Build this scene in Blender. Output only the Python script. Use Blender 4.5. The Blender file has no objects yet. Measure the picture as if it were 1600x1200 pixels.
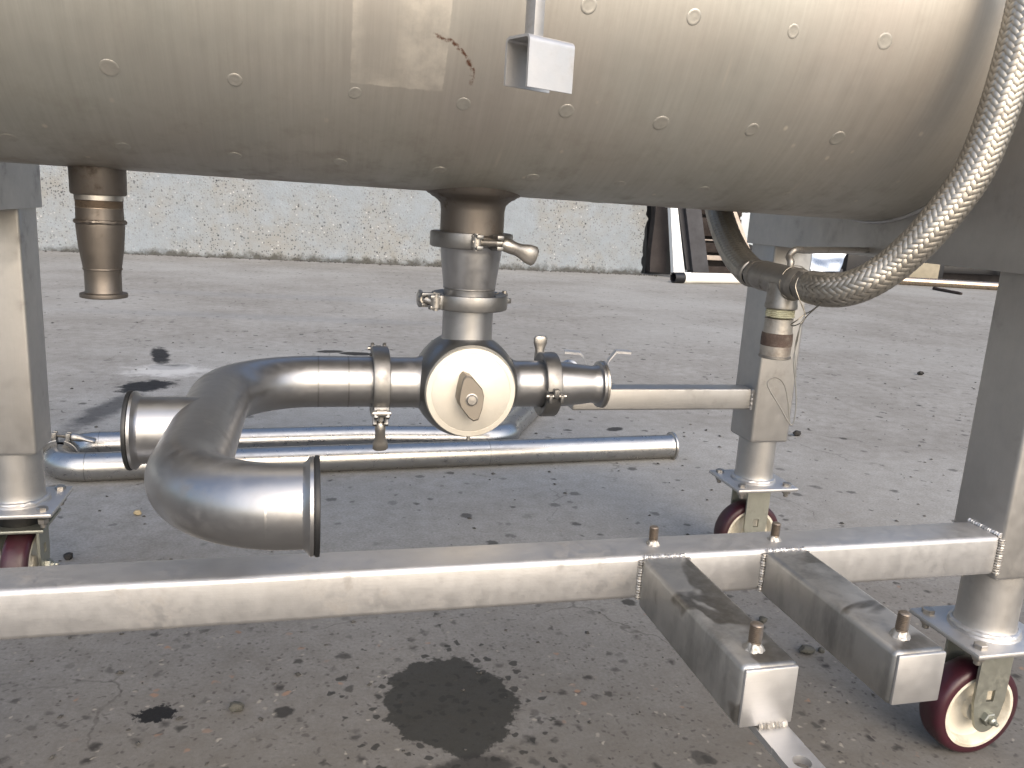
import bpy, bmesh, math, random
import numpy as np
from mathutils import Matrix, Vector, noise

random.seed(7)
SC = bpy.context.scene
COL = SC.collection
PI = math.pi

# ------------------------------------------------------------------ camera
CAM = np.array([0.0, 0.0, 1.0339])
YAW, PITCH, ROLL, FPX = 0.2541, 0.2175, 0.0582, 1266.07
FW = np.array([math.sin(YAW)*math.cos(PITCH), math.cos(YAW)*math.cos(PITCH), -math.sin(PITCH)])
_r = np.array([math.cos(YAW), -math.sin(YAW), 0.0]); _u = np.cross(_r, FW)
RT = math.cos(ROLL)*_r + math.sin(ROLL)*_u
UP = -math.sin(ROLL)*_r + math.cos(ROLL)*_u
cd = bpy.data.cameras.new('camera'); cam = bpy.data.objects.new('camera', cd); COL.objects.link(cam)
cd.sensor_fit = 'HORIZONTAL'; cd.sensor_width = 36.0; cd.lens = 36.0*FPX/1600.0
cd.clip_start = 0.02; cd.clip_end = 2000
cam.matrix_world = Matrix(((RT[0], UP[0], -FW[0], CAM[0]), (RT[1], UP[1], -FW[1], CAM[1]), (RT[2], UP[2], -FW[2], CAM[2]), (0, 0, 0, 1)))
SC.camera = cam

# ------------------------------------------------------------------ light
SUN_ELEV, SUN_AZ = math.radians(34), math.radians(172)      # azimuth from +Y towards +X: behind the camera
world = bpy.data.worlds.new('World'); SC.world = world; world.use_nodes = True
wn = world.node_tree; bg = wn.nodes['Background']
sky = wn.nodes.new('ShaderNodeTexSky'); sky.sky_type = 'NISHITA'; sky.sun_disc = False
sky.sun_elevation = SUN_ELEV; sky.sun_rotation = SUN_AZ; sky.air_density = 1.0; sky.dust_density = 4.0; sky.ozone_density = 1.0
wn.links.new(sky.outputs[0], bg.inputs[0]); bg.inputs[1].default_value = 0.15
sl = bpy.data.lights.new('sun', 'SUN'); sl.energy = 1.05; sl.angle = math.radians(100); sl.color = (1.0, 0.96, 0.91)
so = bpy.data.objects.new('sun', sl); COL.objects.link(so)
_sd = Vector((math.sin(SUN_AZ)*math.cos(SUN_ELEV), math.cos(SUN_AZ)*math.cos(SUN_ELEV), math.sin(SUN_ELEV)))
so.rotation_euler = _sd.to_track_quat('Z', 'Y').to_euler(); so.location = _sd*20
SC.view_settings.view_transform = 'Standard'; SC.view_settings.look = 'None'
SC.view_settings.gamma = 1.0; SC.view_settings.use_curve_mapping = False
SC.view_settings.exposure = 0.98
SC.cycles.max_bounces = 8; SC.cycles.diffuse_bounces = 3; SC.cycles.glossy_bounces = 4

# ------------------------------------------------------------------ placing helpers (a pixel of the 1600x1200 view at a known distance or plane)
def ray(x, y): return FW + RT*(x-800)/FPX - UP*(y-600)/FPX
def at(x, y, d): return CAM + ray(x, y)*d
def onY(x, y, Y): d = ray(x, y); return CAM + d*(Y/d[1])
def onX(x, y, X): d = ray(x, y); return CAM + d*(X/d[0])
def onZ(x, y, Z): d = ray(x, y); return CAM + d*((Z-CAM[2])/d[2])
V3 = lambda *a: np.array(a, float)
def nrm(v): v = np.array(v, float); return v/np.linalg.norm(v)

# ------------------------------------------------------------------ materials
def lin(h):
    h = h.lstrip('#'); o = []
    for i in (0, 2, 4):
        c = int(h[i:i+2], 16)/255; o.append(c/12.92 if c <= .04045 else ((c+.055)/1.055)**2.4)
    return tuple(o)+(1.0,)
class NT:
    def __init__(s, name):
        s.m = bpy.data.materials.new(name); s.m.use_nodes = True; s.t = s.m.node_tree
        s.b = s.t.nodes['Principled BSDF']
    def n(s, typ, **kw):
        nd = s.t.nodes.new(typ)
        for k, v in kw.items():
            if k.startswith('i_'): s.set(nd.inputs[k[2:].replace('_', ' ')], v)
            else: setattr(nd, k, v)
        return nd
    def set(s, sock, v):
        if isinstance(v, bpy.types.NodeSocket): s.t.links.new(v, sock)
        else: sock.default_value = v
    def coord(s, which='Object', scale=(1, 1, 1), rot=(0, 0, 0)):
        c = s.n('ShaderNodeTexCoord'); mp = s.n('ShaderNodeMapping')
        s.t.links.new(c.outputs[which], mp.inputs[0]); mp.inputs['Scale'].default_value = scale; mp.inputs['Rotation'].default_value = rot
        return mp.outputs[0]
    def noise(s, vec, scale, detail=4, rough=.55, dist=0.0):
        nd = s.n('ShaderNodeTexNoise'); s.set(nd.inputs['Vector'], vec)
        nd.inputs['Scale'].default_value = scale; nd.inputs['Detail'].default_value = detail; nd.inputs['Roughness'].default_value = rough; nd.inputs['Distortion'].default_value = dist
        return nd.outputs['Fac']
    def vor(s, vec, scale, feature='F1', rnd=1.0):
        nd = s.n('ShaderNodeTexVoronoi', feature=feature); s.set(nd.inputs['Vector'], vec)
        nd.inputs['Scale'].default_value = scale; nd.inputs['Randomness'].default_value = rnd
        return nd
    def ramp(s, fac, lo, hi, a=0.0, b=1.0, smooth=False):
        nd = s.n('ShaderNodeMapRange', interpolation_type='SMOOTHSTEP' if smooth else 'LINEAR'); s.set(nd.inputs[0], fac)
        nd.inputs[1].default_value = lo; nd.inputs[2].default_value = hi; nd.inputs[3].default_value = a; nd.inputs[4].default_value = b
        return nd.outputs[0]
    def math(s, op, a, b=0.0, c=0.0, clamp=False):
        nd = s.n('ShaderNodeMath', operation=op, use_clamp=clamp); s.set(nd.inputs[0], a); s.set(nd.inputs[1], b); s.set(nd.inputs[2], c); return nd.outputs[0]
    def mix(s, fac, a, b, blend='MIX'):
        nd = s.n('ShaderNodeMix', data_type='RGBA', blend_type=blend); s.set(nd.inputs[0], fac); s.set(nd.inputs[6], a); s.set(nd.inputs[7], b); return nd.outputs[2]
    def bump(s, h, strength=.2, dist=.002):
        nd = s.n('ShaderNodeBump'); nd.inputs['Strength'].default_value = strength; nd.inputs['Distance'].default_value = dist; s.set(nd.inputs['Height'], h)
        s.t.links.new(nd.outputs[0], s.b.inputs['Normal']); return nd
    def out(s, color=None, rough=None, metal=None, spec=None):
        if color is not None: s.set(s.b.inputs['Base Color'], color)
        if rough is not None: s.set(s.b.inputs['Roughness'], rough)
        if metal is not None: s.set(s.b.inputs['Metallic'], metal)
        if spec is not None: s.set(s.b.inputs['Specular IOR Level'], spec)
        return s.m

def steel(name, col, rough, brush=(60, 60, 3), dirt=.25, dirtcol='#4a443c', drop=.1, bumps=.08, sc=1.0):
    t = NT(name); o = t.coord('Object'); bv = t.coord('Object', brush)
    n1 = t.noise(o, 9*sc, 6, .6); n2 = t.noise(o, 45*sc, 4, .6); br = t.noise(bv, 6, 3, .6)
    c = t.mix(t.ramp(n1, .35, .7, 0, .55), lin(col), tuple(x*.78 for x in lin(col)[:3])+(1,))
    c = t.mix(t.ramp(br, .35, .7, 0, .22), c, tuple(x*.82 for x in lin(col)[:3])+(1,))
    d = t.math('MULTIPLY', t.ramp(n1, .52, .72, 0, 1, True), t.ramp(n2, .42, .62, 0, dirt))
    c = t.mix(d, c, lin(dirtcol))
    r = t.math('ADD', t.ramp(n2, .3, .7, rough-.05, rough+.07), t.math('MULTIPLY', d, .35), clamp=True)
    m = t.ramp(d, 0, 1, 1.0-drop*.3, .5)
    t.bump(t.math('ADD', t.math('MULTIPLY', br, .5), n2), bumps, .002)
    return t.out(c, r, m)
M = {}
M['pipe'] = steel('pipe_steel', '#a1a1a2', .34, (3, 3, 3), .3, drop=.2, bumps=.05)
M['shiny'] = steel('polished_pipe_steel', '#b4b3b1', .3, (2, 14, 14), .2, bumps=.006)
M['frame'] = steel('frame_steel', '#c6c5c4', .48, (4, 60, 60), .45, '#6a6154', drop=.3, bumps=.1)
def wet_steel(name):
    t = NT(name); o = t.coord('Object'); n1 = t.noise(o, 8, 5, .6); n2 = t.noise(o, 45, 4, .6); ns = t.noise(o, 7, 3, .45, .6); nv = t.noise(t.coord('Object', (1, 1, .35)), 14, 5, .65)
    c = t.mix(t.ramp(n1, .35, .7, 0, .6), lin('#bcbbb8'), lin('#9c9a96'))
    c = t.mix(t.ramp(nv, .48, .66, 0, .5), c, lin('#6b6c6b'))
    st = t.math('MULTIPLY', t.ramp(ns, .57, .60), t.ramp(n2, .2, .6, .4, .75)); c = t.mix(st, c, lin('#5b564d'))
    t.bump(n2, .1, .002)
    return t.out(c, t.math('SUBTRACT', t.ramp(n2, .3, .7, .42, .54), t.math('MULTIPLY', st, .12)), .92)
M['arm'] = wet_steel('water_marked_steel')
M['leg'] = steel('leg_steel', '#b6b4b1', .5, (60, 60, 4), .35, '#6a6154', drop=.2, bumps=.08)
M['cap'] = steel('valve_cap_steel', '#dbd6cb', .64, (4, 4, 4), .2, '#a8946e', drop=.3, bumps=.04)
M['valve'] = steel('valve_body_steel', '#8f8f8e', .36, (4, 4, 4), .2, bumps=.05)
M['clamp'] = steel('clamp_steel', '#8b8a88', .42, (8, 8, 8), .35, '#3b352d', bumps=.12)
M['bolt'] = steel('bolt_steel', '#aeaaa4', .38, (9, 9, 9), .4, '#2e2721', bumps=.1, sc=4)
M['stud'] = steel('stud_steel', '#8b8074', .42, (9, 9, 9), .8, '#3a2c20', drop=.6, bumps=.2, sc=6)
M['weld'] = steel('weld_steel', '#b3afa8', .55, (9, 9, 9), .25, '#6b5f4d', bumps=.5, sc=6)
M['stub'] = steel('heat_tinted_steel', '#726c66', .5, (40, 40, 3), .9, '#3d2f25', drop=.3, bumps=.12, sc=1.6)
M['fork'] = steel('caster_fork_zinc', '#a3a49b', .5, (9, 9, 9), .35, '#5b584d', bumps=.1, sc=2)
M['tee'] = steel('tee_steel', '#97938d', .44, (9, 9, 9), .6, '#4a3c2e', drop=.4, bumps=.12, sc=2)
M['wire'] = steel('wire_steel', '#8c8880', .35, (9, 9, 9), .3, bumps=.05, sc=4)
M['galv'] = steel('galvanised_sheet', '#c6cacc', .3, (5, 5, 5), .3, '#5d6468', bumps=.5)

def plain(name, col, rough=.6, var=.25, sc=20, bump=.2, metal=0.0, dirt=None):
    t = NT(name); o = t.coord('Object'); n1 = t.noise(o, sc, 5, .6); n2 = t.noise(o, sc*6, 3, .6)
    c = t.mix(t.ramp(n1, .3, .72, 0, 1), lin(col), tuple(x*(1-var) for x in lin(col)[:3])+(1,))
    if dirt: c = t.mix(t.ramp(t.noise(o, sc*.5, 6, .7), .5, .7, 0, .7), c, lin(dirt))
    t.bump(n2, bump, .003)
    return t.out(c, t.ramp(n1, .3, .7, rough-.08, rough+.08), metal)
M['rubber'] = plain('black_rubber', '#17181a', .55, .3, 30, .1)
M['tyre'] = plain('maroon_polyurethane', '#3a1520', .42, .45, 14, .12, dirt='#3b2a2a')
M['hub'] = plain('cream_nylon', '#cbc5b6', .45, .15, 20, .05, dirt='#9a8f78')
M['dark'] = plain('dark_grease', '#0d0c0b', .5)
M['pvc'] = plain('white_plastic_pipe', '#e9e7df', .35, .08, 5, .03)
M['white'] = plain('white_painted_metal', '#e8ebec', .4, .08, 5, .05)
M['blackplastic'] = plain('black_plastic', '#121318', .5, .3, 9, .1)
M['brown'] = plain('dark_brown_board', '#231d1e', .7, .4, 6, .3)
M['slate'] = plain('charcoal_board', '#34353b', .6, .5, 5, .3)
M['crate'] = plain('dark_brown_timber', '#2b211c', .8, .4, 8, .4)
M['palewood'] = plain('pale_timber', '#b9aca0', .75, .25, 9, .3)
M['building'] = plain('pale_grey_cladding', '#a9b2b6', .7, .12, 2, .1)
M['beigeblock'] = plain('beige_block', '#8f8877', .8, .2, 8, .3)
M['stone'] = plain('grey_stone', '#4b4a44', .85, .4, 30, .6)
M['darkstone'] = plain('dark_stone', '#1d1b19', .8, .4, 30, .6)
M['grit'] = plain('grit', '#4c4a46', .9, .7, 8, .3)
M['tape'] = plain('thread_sealant', '#c9c6a8', .5, .4, 40, .6, dirt='#6a5a40')
M['rust'] = plain('rusty_pipe', '#a6a199', .5, .3, 25, .3, .6, dirt='#6a5a50')
M['leaf'] = plain('straw', '#9c8f73', .8, .3, 20, .2)

# tank shell: the UV map holds metres along the tank (u) and metres round its girth (v), v = 0 on the bottom line
def tank_mat():
    t = NT('tank_steel'); uv = t.coord('UV'); o = t.coord('Object')
    sx = t.n('ShaderNodeSeparateXYZ'); t.set(sx.inputs[0], uv); U, Vv = sx.outputs[0], sx.outputs[1]
    br = t.noise(t.coord('UV', (34, 1.2, 1)), 3, 5, .65)            # rolling marks run round the girth
    fine = t.noise(t.coord('UV', (220, 5, 1)), 3, 3, .6)
    n1 = t.noise(o, 3.2, 6, .6); n2 = t.noise(o, 18, 5, .65); n3 = t.noise(o, 2.2, 3, .5)
    c = t.mix(t.ramp(n1, .3, .7, 0, .6), lin('#bfbdb6'), lin('#a9a59d'))
    c = t.mix(t.ramp(br, .35, .7, 0, .4), c, lin('#97918a'))
    c = t.mix(t.ramp(fine, .4, .75, 0, .12), c, lin('#d8d3c8'))
    hue = t.mix(t.ramp(n3, .35, .65), lin('#b8ada4'), lin('#acb1aa')); c = t.mix(.3, c, hue)
    c = t.mix(t.math('MULTIPLY', t.ramp(n2, .5, .7, 0, .35), t.ramp(Vv, .0, .35, 1, .2)), c, lin('#5d4f3f'))
    # square of old label glue: u from LX0 to LX1, lower edge at LV
    e = t.math('MULTIPLY', t.math('SUBTRACT', t.noise(uv, 70, 3), .5), .006)
    ue = t.math('ADD', U, e); ve = t.math('ADD', Vv, e)
    inside = t.math('MULTIPLY', t.math('MULTIPLY', t.ramp(ue, LX0, LX0+.002), t.ramp(ue, LX1, LX1+.002, 1, 0)), t.ramp(ve, LV, LV+.002))
    edge = t.math('MAXIMUM', t.ramp(ue, LX0, LX0+.022, 1, 0), t.math('MAXIMUM', t.ramp(ve, LV, LV+.03, 1, 0), t.ramp(ue, LX0+.055, LX0+.085, 0, .9)))
    blot = t.ramp(t.noise(uv, 26, 5, .65), .36, .6)
    glue = t.math('MULTIPLY', inside, t.math('ADD', .10, t.math('MULTIPLY', t.math('MULTIPLY', edge, blot), .5)))
    c = t.mix(glue, c, lin('#dcd6ca'))
    # rust-brown curved scratch running out of the label square
    du = t.math('SUBTRACT', U, RU); dv = t.math('SUBTRACT', Vv, RV)
    rad = t.math('SQRT', t.math('ADD', t.math('MULTIPLY', du, du), t.math('MULTIPLY', dv, dv)))
    rr = t.math('ABSOLUTE', t.math('SUBTRACT', t.math('ADD', rad, t.math('MULTIPLY', t.math('SUBTRACT', t.noise(uv, 60, 4), .5), .012)), RRAD))
    line = t.math('MULTIPLY', t.ramp(rr, .0012, .0042, 1, 0), t.ramp(t.noise(uv, 130, 3), .36, .55))
    line = t.math('MULTIPLY', line, t.math('MULTIPLY', t.ramp(du, -.002, .006), t.ramp(dv, -.004, .004)))
    c = t.mix(line, c, lin('#5a3a28'))
    # pale splashes and dry drips
    sp = t.vor(t.coord('UV', (1, .8, 1)), 26); cr = t.n('ShaderNodeSeparateColor'); t.set(cr.inputs[0], sp.outputs['Color'])
    spots = t.math('MULTIPLY', t.ramp(sp.outputs['Distance'], .06, .13, 1, 0), t.ramp(cr.outputs[0], .72, .78))
    c = t.mix(t.math('MULTIPLY', spots, .55), c, lin('#d8d0c2'))
    dr = t.vor(t.coord('UV', (9, 1.1, 1)), 4.0); cr2 = t.n('ShaderNodeSeparateColor'); t.set(cr2.inputs[0], dr.outputs['Color'])
    drip = t.math('MULTIPLY', t.ramp(dr.outputs['Distance'], .05, .16, 1, 0), t.ramp(cr2.outputs[1], .8, .85))
    c = t.mix(t.math('MULTIPLY', drip, .22), c, lin('#d8d0c2'))
    c = t.mix(t.math('MULTIPLY', t.ramp(Vv, .03, .14, 1, 0), t.ramp(t.noise(o, 7, 4), .42, .62, 0, .5)), c, lin('#6b563c'))
    r = t.math('ADD', t.ramp(n2, .3, .7, .54, .64), t.math('ADD', t.math('MULTIPLY', spots, .1), t.math('MULTIPLY', line, .3)))
    t.bump(t.math('ADD', t.math('MULTIPLY', br, .6), t.math('MULTIPLY', n1, 1.4)), .10, .004)
    return t.out(c, r, t.ramp(t.math('ADD', line, t.math('MULTIPLY', glue, .6)), 0, 1, .82, .6))

# ------------------------------------------------------------------ mesh helpers
class MB:
    def __init__(s): s.v = []; s.f = []
    def add(s, vs, fs):
        k = len(s.v); s.v += [tuple(map(float, p)) for p in vs]; s.f += [tuple(i+k for i in f) for f in fs]; return s
    def box(s, c, size, ax=None, bevel=0.0, seg=2):
        bm = bmesh.new(); bmesh.ops.create_cube(bm, size=1.0)
        bmesh.ops.scale(bm, vec=Vector(size), verts=bm.verts)
        if bevel: bmesh.ops.bevel(bm, geom=bm.edges[:], offset=bevel, segments=seg, affect='EDGES', profile=.5)
        c = np.array(c, float); A = np.eye(3) if ax is None else np.array(ax, float).T
        bm.verts.index_update()
        s.add([A@np.array(v.co)+c for v in bm.verts], [[v.index for v in f.verts] for f in bm.faces]); bm.free(); return s
    def lathe(s, prof, o, axis, n=40, a0=0.0, a1=2*PI, ref=None, closed=False, capends=False):
        o = np.array(o, float); w = nrm(axis)
        if ref is None: ref = V3(1, 0, 0) if abs(w[0]) < .8 else V3(0, 0, 1)
        ref = np.array(ref, float); u = nrm(ref - w*(ref@w)); v = np.cross(w, u)
        full = abs(a1-a0-2*PI) < 1e-6; m = n if full else n+1; P = len(prof); vs = []; fs = []
        for i in range(m):
            a = a0+(a1-a0)*i/n; d = u*math.cos(a)+v*math.sin(a)
            for (r, t_) in prof: vs.append(o+d*r+w*t_)
        for i in range(n):
            j = (i+1) % m
            for k in range(P if closed else P-1):
                l = (k+1) % P; fs.append((i*P+k, j*P+k, j*P+l, i*P+l))
        if capends and not full:
            fs.append(tuple(range(P))[::-1]); fs.append(tuple((m-1)*P+k for k in range(P)))
        return s.add(vs, fs)
    def sweep(s, pts, r, n=16, caps=True, ell=None):
        pts = [np.array(p, float) for p in pts]; N = len(pts)
        rs = [r]*N if np.isscalar(r) else list(r)
        T = [nrm(pts[min(i+1, N-1)]-pts[max(i-1, 0)]) for i in range(N)]
        ref = V3(0, 0, 1) if abs(T[0][2]) < .9 else V3(1, 0, 0)
        u = nrm(ref-T[0]*(ref@T[0])); vs = []; fs = []
        for i in range(N):
            u = nrm(u-T[i]*(u@T[i])); v = np.cross(T[i], u)
            e = (1, 1) if ell is None else ell[i]
            for k in range(n):
                a = 2*PI*k/n; vs.append(pts[i]+(u*math.cos(a)*e[0]+v*math.sin(a)*e[1])*rs[i])
        for i in range(N-1):
            for k in range(n):
                l = (k+1) % n; fs.append((i*n+k, i*n+l, (i+1)*n+l, (i+1)*n+k))
        if caps: fs.append(tuple(range(n))[::-1]); fs.append(tuple((N-1)*n+k for k in range(n)))
        return s.add(vs, fs)
    def prism(s, poly, o, ux, uy, th):
        o = np.array(o, float); ux = np.array(ux, float); uy = np.array(uy, float); w = nrm(np.cross(ux, uy))*th; n = len(poly)
        a = [o+ux*x+uy*y for x, y in poly]
        return s.add(a+[p+w for p in a], [tuple(range(n))[::-1], tuple(range(n, 2*n))]+[(i, (i+1) % n, n+(i+1) % n, n+i) for i in range(n)])
    def hexa(s, o, axis, r, h, cham=.15):
        return s.lathe([(0, 0), (r, 0), (r, h*(1-cham)), (r*.88, h), (0, h)], o, axis, n=6)
def jitter(mb, amp, fr, seed=0):
    for i, p in enumerate(mb.v):
        q = Vector(p)*fr + Vector((seed*3.1, seed*1.7, seed)); d = noise.noise_vector(q)
        mb.v[i] = (p[0]+d.x*amp, p[1]+d.y*amp, p[2]+d.z*amp)
    return mb
def arc(c, a, b, r, n=10):      # quarter arc from c+a*r to c+b*r
    return [np.array(c)+(np.array(a)*math.cos(t)+np.array(b)*math.sin(t))*r for t in np.linspace(0, PI/2, n)]
def spline(P, n=12):
    P = [np.array(p, float) for p in P]; Q = [2*P[0]-P[1]]+P+[2*P[-1]-P[-2]]; out = []
    for i in range(1, len(Q)-2):
        a, b, c, d = Q[i-1:i+3]
        for k in range(n):
            t = k/n; out.append(.5*((2*b)+(c-a)*t+(2*a-5*b+4*c-d)*t*t+(3*b-a-3*c+d)*t**3))
    out.append(P[-1]); return out

ORG = {}
def mkmesh(name, mb, mat, off=(0, 0, 0), smooth=True, ang=38):
    me = bpy.data.meshes.new(name); off = np.array(off, float)
    me.from_pydata([tuple(np.array(p)-off) for p in mb.v], [], mb.f)
    bm = bmesh.new(); bm.from_mesh(me); bmesh.ops.recalc_face_normals(bm, faces=bm.faces); bm.to_mesh(me); bm.free()
    if smooth:
        me.polygons.foreach_set('use_smooth', [True]*len(me.polygons)); me.set_sharp_from_angle(angle=math.radians(ang))
    if mat is not None: me.materials.append(M[mat] if isinstance(mat, str) else mat)
    me.update(); return me
def tag(o, label=None, cat=None, group=None, kind=None):
    for k, v in (('label', label), ('category', cat), ('group', group), ('kind', kind)):
        if v: o[k] = v
    return o
def thing(name, loc, label, cat, group=None):
    o = bpy.data.objects.new(name, None); COL.objects.link(o); o.location = loc; o.empty_display_size = .1
    ORG[o] = np.array(loc, float); return tag(o, label, cat, group)
def obj(name, mb, mat, parent=None, ang=38, smooth=True):
    if parent is not None: off = ORG[parent]
    else:
        A = np.array(mb.v); lo, hi = A.min(0), A.max(0); off = np.array([(lo[0]+hi[0])/2, (lo[1]+hi[1])/2, lo[2]])
    o = bpy.data.objects.new(name, mkmesh(name, mb, mat, off, smooth, ang)); COL.objects.link(o)
    if parent is not None: o.parent = parent
    else: o.location = off
    ORG[o] = off; return o
def put(name, me, parent, loc, zdir=None, rot=0.0):      # shared mesh placed under a parent with its local Z turned to zdir
    o = bpy.data.objects.new(name, me); COL.objects.link(o); o.parent = parent
    q = Vector(zdir).to_track_quat('Z', 'Y').to_matrix().to_4x4() if zdir is not None else Matrix.Identity(4)
    o.matrix_basis = Matrix.Translation(Vector(np.array(loc)-ORG[parent])) @ q @ Matrix.Rotation(rot, 4, 'Z')
    return o

# ================================================================== SETTING
# ground ------------------------------------------------------------
def ground_mat():
    t = NT('worn_concrete'); o = t.coord('Object')
    n0 = t.noise(o, .35, 4, .5); n1 = t.noise(o, 1.7, 6, .62); n2 = t.noise(o, 14, 6, .68); n3 = t.noise(o, 120, 3, .7)
    c = t.mix(t.ramp(n1, .32, .7), lin('#999895'), lin('#82807c'))
    c = t.mix(t.ramp(n2, .4, .66, 0, .55), c, lin('#6f6c66'))
    c = t.mix(t.ramp(n0, .45, .62, 0, .5), c, lin('#a6a7a5'))
    c = t.mix(t.ramp(n3, .35, .7, 0, .5), c, lin('#57544e'))
    sx = t.n('ShaderNodeSeparateXYZ'); t.set(sx.inputs[0], o)
    # worn zone with exposed aggregate and brown soaking on the near side of the trolley
    yy = t.math('ADD', sx.outputs[1], t.math('MULTIPLY', t.math('SUBTRACT', n1, .5), 1.6))
    worn = t.ramp(yy, 1.45, 2.5, 1, 0, True); brown = t.ramp(yy, 1.25, 1.75, 1, 0, True)
    c = t.mix(t.math('MULTIPLY', worn, .62), c, lin('#565350'))
    c = t.mix(t.math('MULTIPLY', brown, t.ramp(t.noise(o, 3.5, 4), .36, .62, .1, .55)), c, lin('#565149'))
    hgt = t.math('MULTIPLY', n2, .7)
    ww_ = t.n('ShaderNodeVectorMath', operation='ADD'); nz = t.n('ShaderNodeTexNoise'); t.set(nz.inputs['Vector'], o); nz.inputs['Scale'].default_value = 55; nz.inputs['Detail'].default_value = 1
    sc2 = t.n('ShaderNodeVectorMath', operation='SCALE'); t.set(sc2.inputs[0], nz.outputs['Color']); sc2.inputs[3].default_value = .022
    t.set(ww_.inputs[0], o); t.set(ww_.inputs[1], sc2.outputs[0]); warp = ww_.outputs[0]
    ragS = t.noise(o, 11, 6, .7); ragT = t.noise(o, 55, 5, .7); ragL = t.noise(o, 2.6, 6, .7)
    for sc, thr, dcol, lo, hi, zone in ((70, .5, '#45423f', .15, .4, .85), (27, .78, '#2f2d2b', .16, .38, 1.0), (60, .9, '#8d887e', .14, .34, .9), (34, .95, '#8a6a55', .15, .33, .9), (9, .66, '#252422', .14, .20, .2), (18, .74, '#363532', .14, .24, .2), (5, .58, '#262522', .09, .125, .0)):
        v = t.vor(warp, sc); cs = t.n('ShaderNodeSeparateColor'); t.set(cs.inputs[0], v.outputs['Color'])
        k = t.math('MULTIPLY', t.ramp(v.outputs['Distance'], lo, hi, 1, 0), t.ramp(cs.outputs[0], thr, thr+.03))
        z = t.ramp(worn, 0, 1, 1-zone, 1.0); k = t.math('MULTIPLY', k, t.math('MULTIPLY', z, t.ramp(cs.outputs[1], 0, 1, .45, .95)))
        c = t.mix(k, c, lin(dcol))
    # hairline cracks
    nz = t.n('ShaderNodeTexNoise'); t.set(nz.inputs['Vector'], o); nz.inputs['Scale'].default_value = 5; nz.inputs['Detail'].default_value = 4
    w = t.n('ShaderNodeVectorMath', operation='ADD'); s2 = t.n('ShaderNodeVectorMath', operation='SCALE'); t.set(s2.inputs[0], nz.outputs['Color']); s2.inputs[3].default_value = .22
    t.set(w.inputs[0], o); t.set(w.inputs[1], s2.outputs[0])
    ck = t.vor(w.outputs[0], .9, 'DISTANCE_TO_EDGE')
    crack = t.math('MULTIPLY', t.ramp(ck.outputs['Distance'], .0010, .0034, 1, 0), t.ramp(n1, .46, .58))
    c = t.mix(t.math('MULTIPLY', crack, .5), c, lin('#3d3a36')); pass
    # stains with a shape of their own: (x, y, radius x, radius y, turn, strength, colour, edge softness, wet)
    wet = 0.0
    def stain(c, wet, x, y, rx, ry, rot, k, col, soft, iswet, rag=.5):
        mp = t.n('ShaderNodeMapping', vector_type='TEXTURE'); t.set(mp.inputs[0], o)
        mp.inputs['Location'].default_value = (x, y, 0); mp.inputs['Rotation'].default_value = (0, 0, rot); mp.inputs['Scale'].default_value = (rx, ry, 1)
        ln = t.n('ShaderNodeVectorMath', operation='LENGTH'); t.set(ln.inputs[0], mp.outputs[0])
        d = t.math('ADD', ln.outputs['Value'], t.math('MULTIPLY', t.math('SUBTRACT', (ragT if max(rx, ry) < .06 else ragS if max(rx, ry) < .4 else ragL), .5), rag*2))
        m = t.math('MULTIPLY', t.ramp(d, 1-soft, 1+soft, 1, 0, True), k)
        c = t.mix(m, c, lin(col), 'MIX')
        return c, t.math('MAXIMUM', wet, t.math('MULTIPLY', m, iswet))
    for a in STAINS: c, wet = stain(c, wet, *a)
    mp = t.n('ShaderNodeMapping', vector_type='TEXTURE'); t.set(mp.inputs[0], o); mp.inputs['Location'].default_value = (.285, 1.47, 0); mp.inputs['Scale'].default_value = (.17, .2, 1)
    ln = t.n('ShaderNodeVectorMath', operation='LENGTH'); t.set(ln.inputs[0], mp.outputs[0])
    v = t.vor(warp, 36); cs = t.n('ShaderNodeSeparateColor'); t.set(cs.inputs[0], v.outputs['Color'])
    k = t.math('MULTIPLY', t.ramp(v.outputs['Distance'], .3, .36, 1, 0), t.math('GREATER_THAN', t.math('SUBTRACT', 2.1, ln.outputs['Value']), t.ramp(cs.outputs[0], 0, 1, .25, 2.6)))
    c = t.mix(t.math('MULTIPLY', k, .8), c, lin('#282723')); wet = t.math('MAXIMUM', wet, t.math('MULTIPLY', k, .5))
    t.bump(t.math('ADD', hgt, t.math('MULTIPLY', n3, .35)), .35, .006)
    r = t.math('SUBTRACT', t.ramp(n2, .3, .7, .78, .92), t.math('MULTIPLY', wet, .3))
    return t.out(c, r, 0.0, .35)
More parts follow.
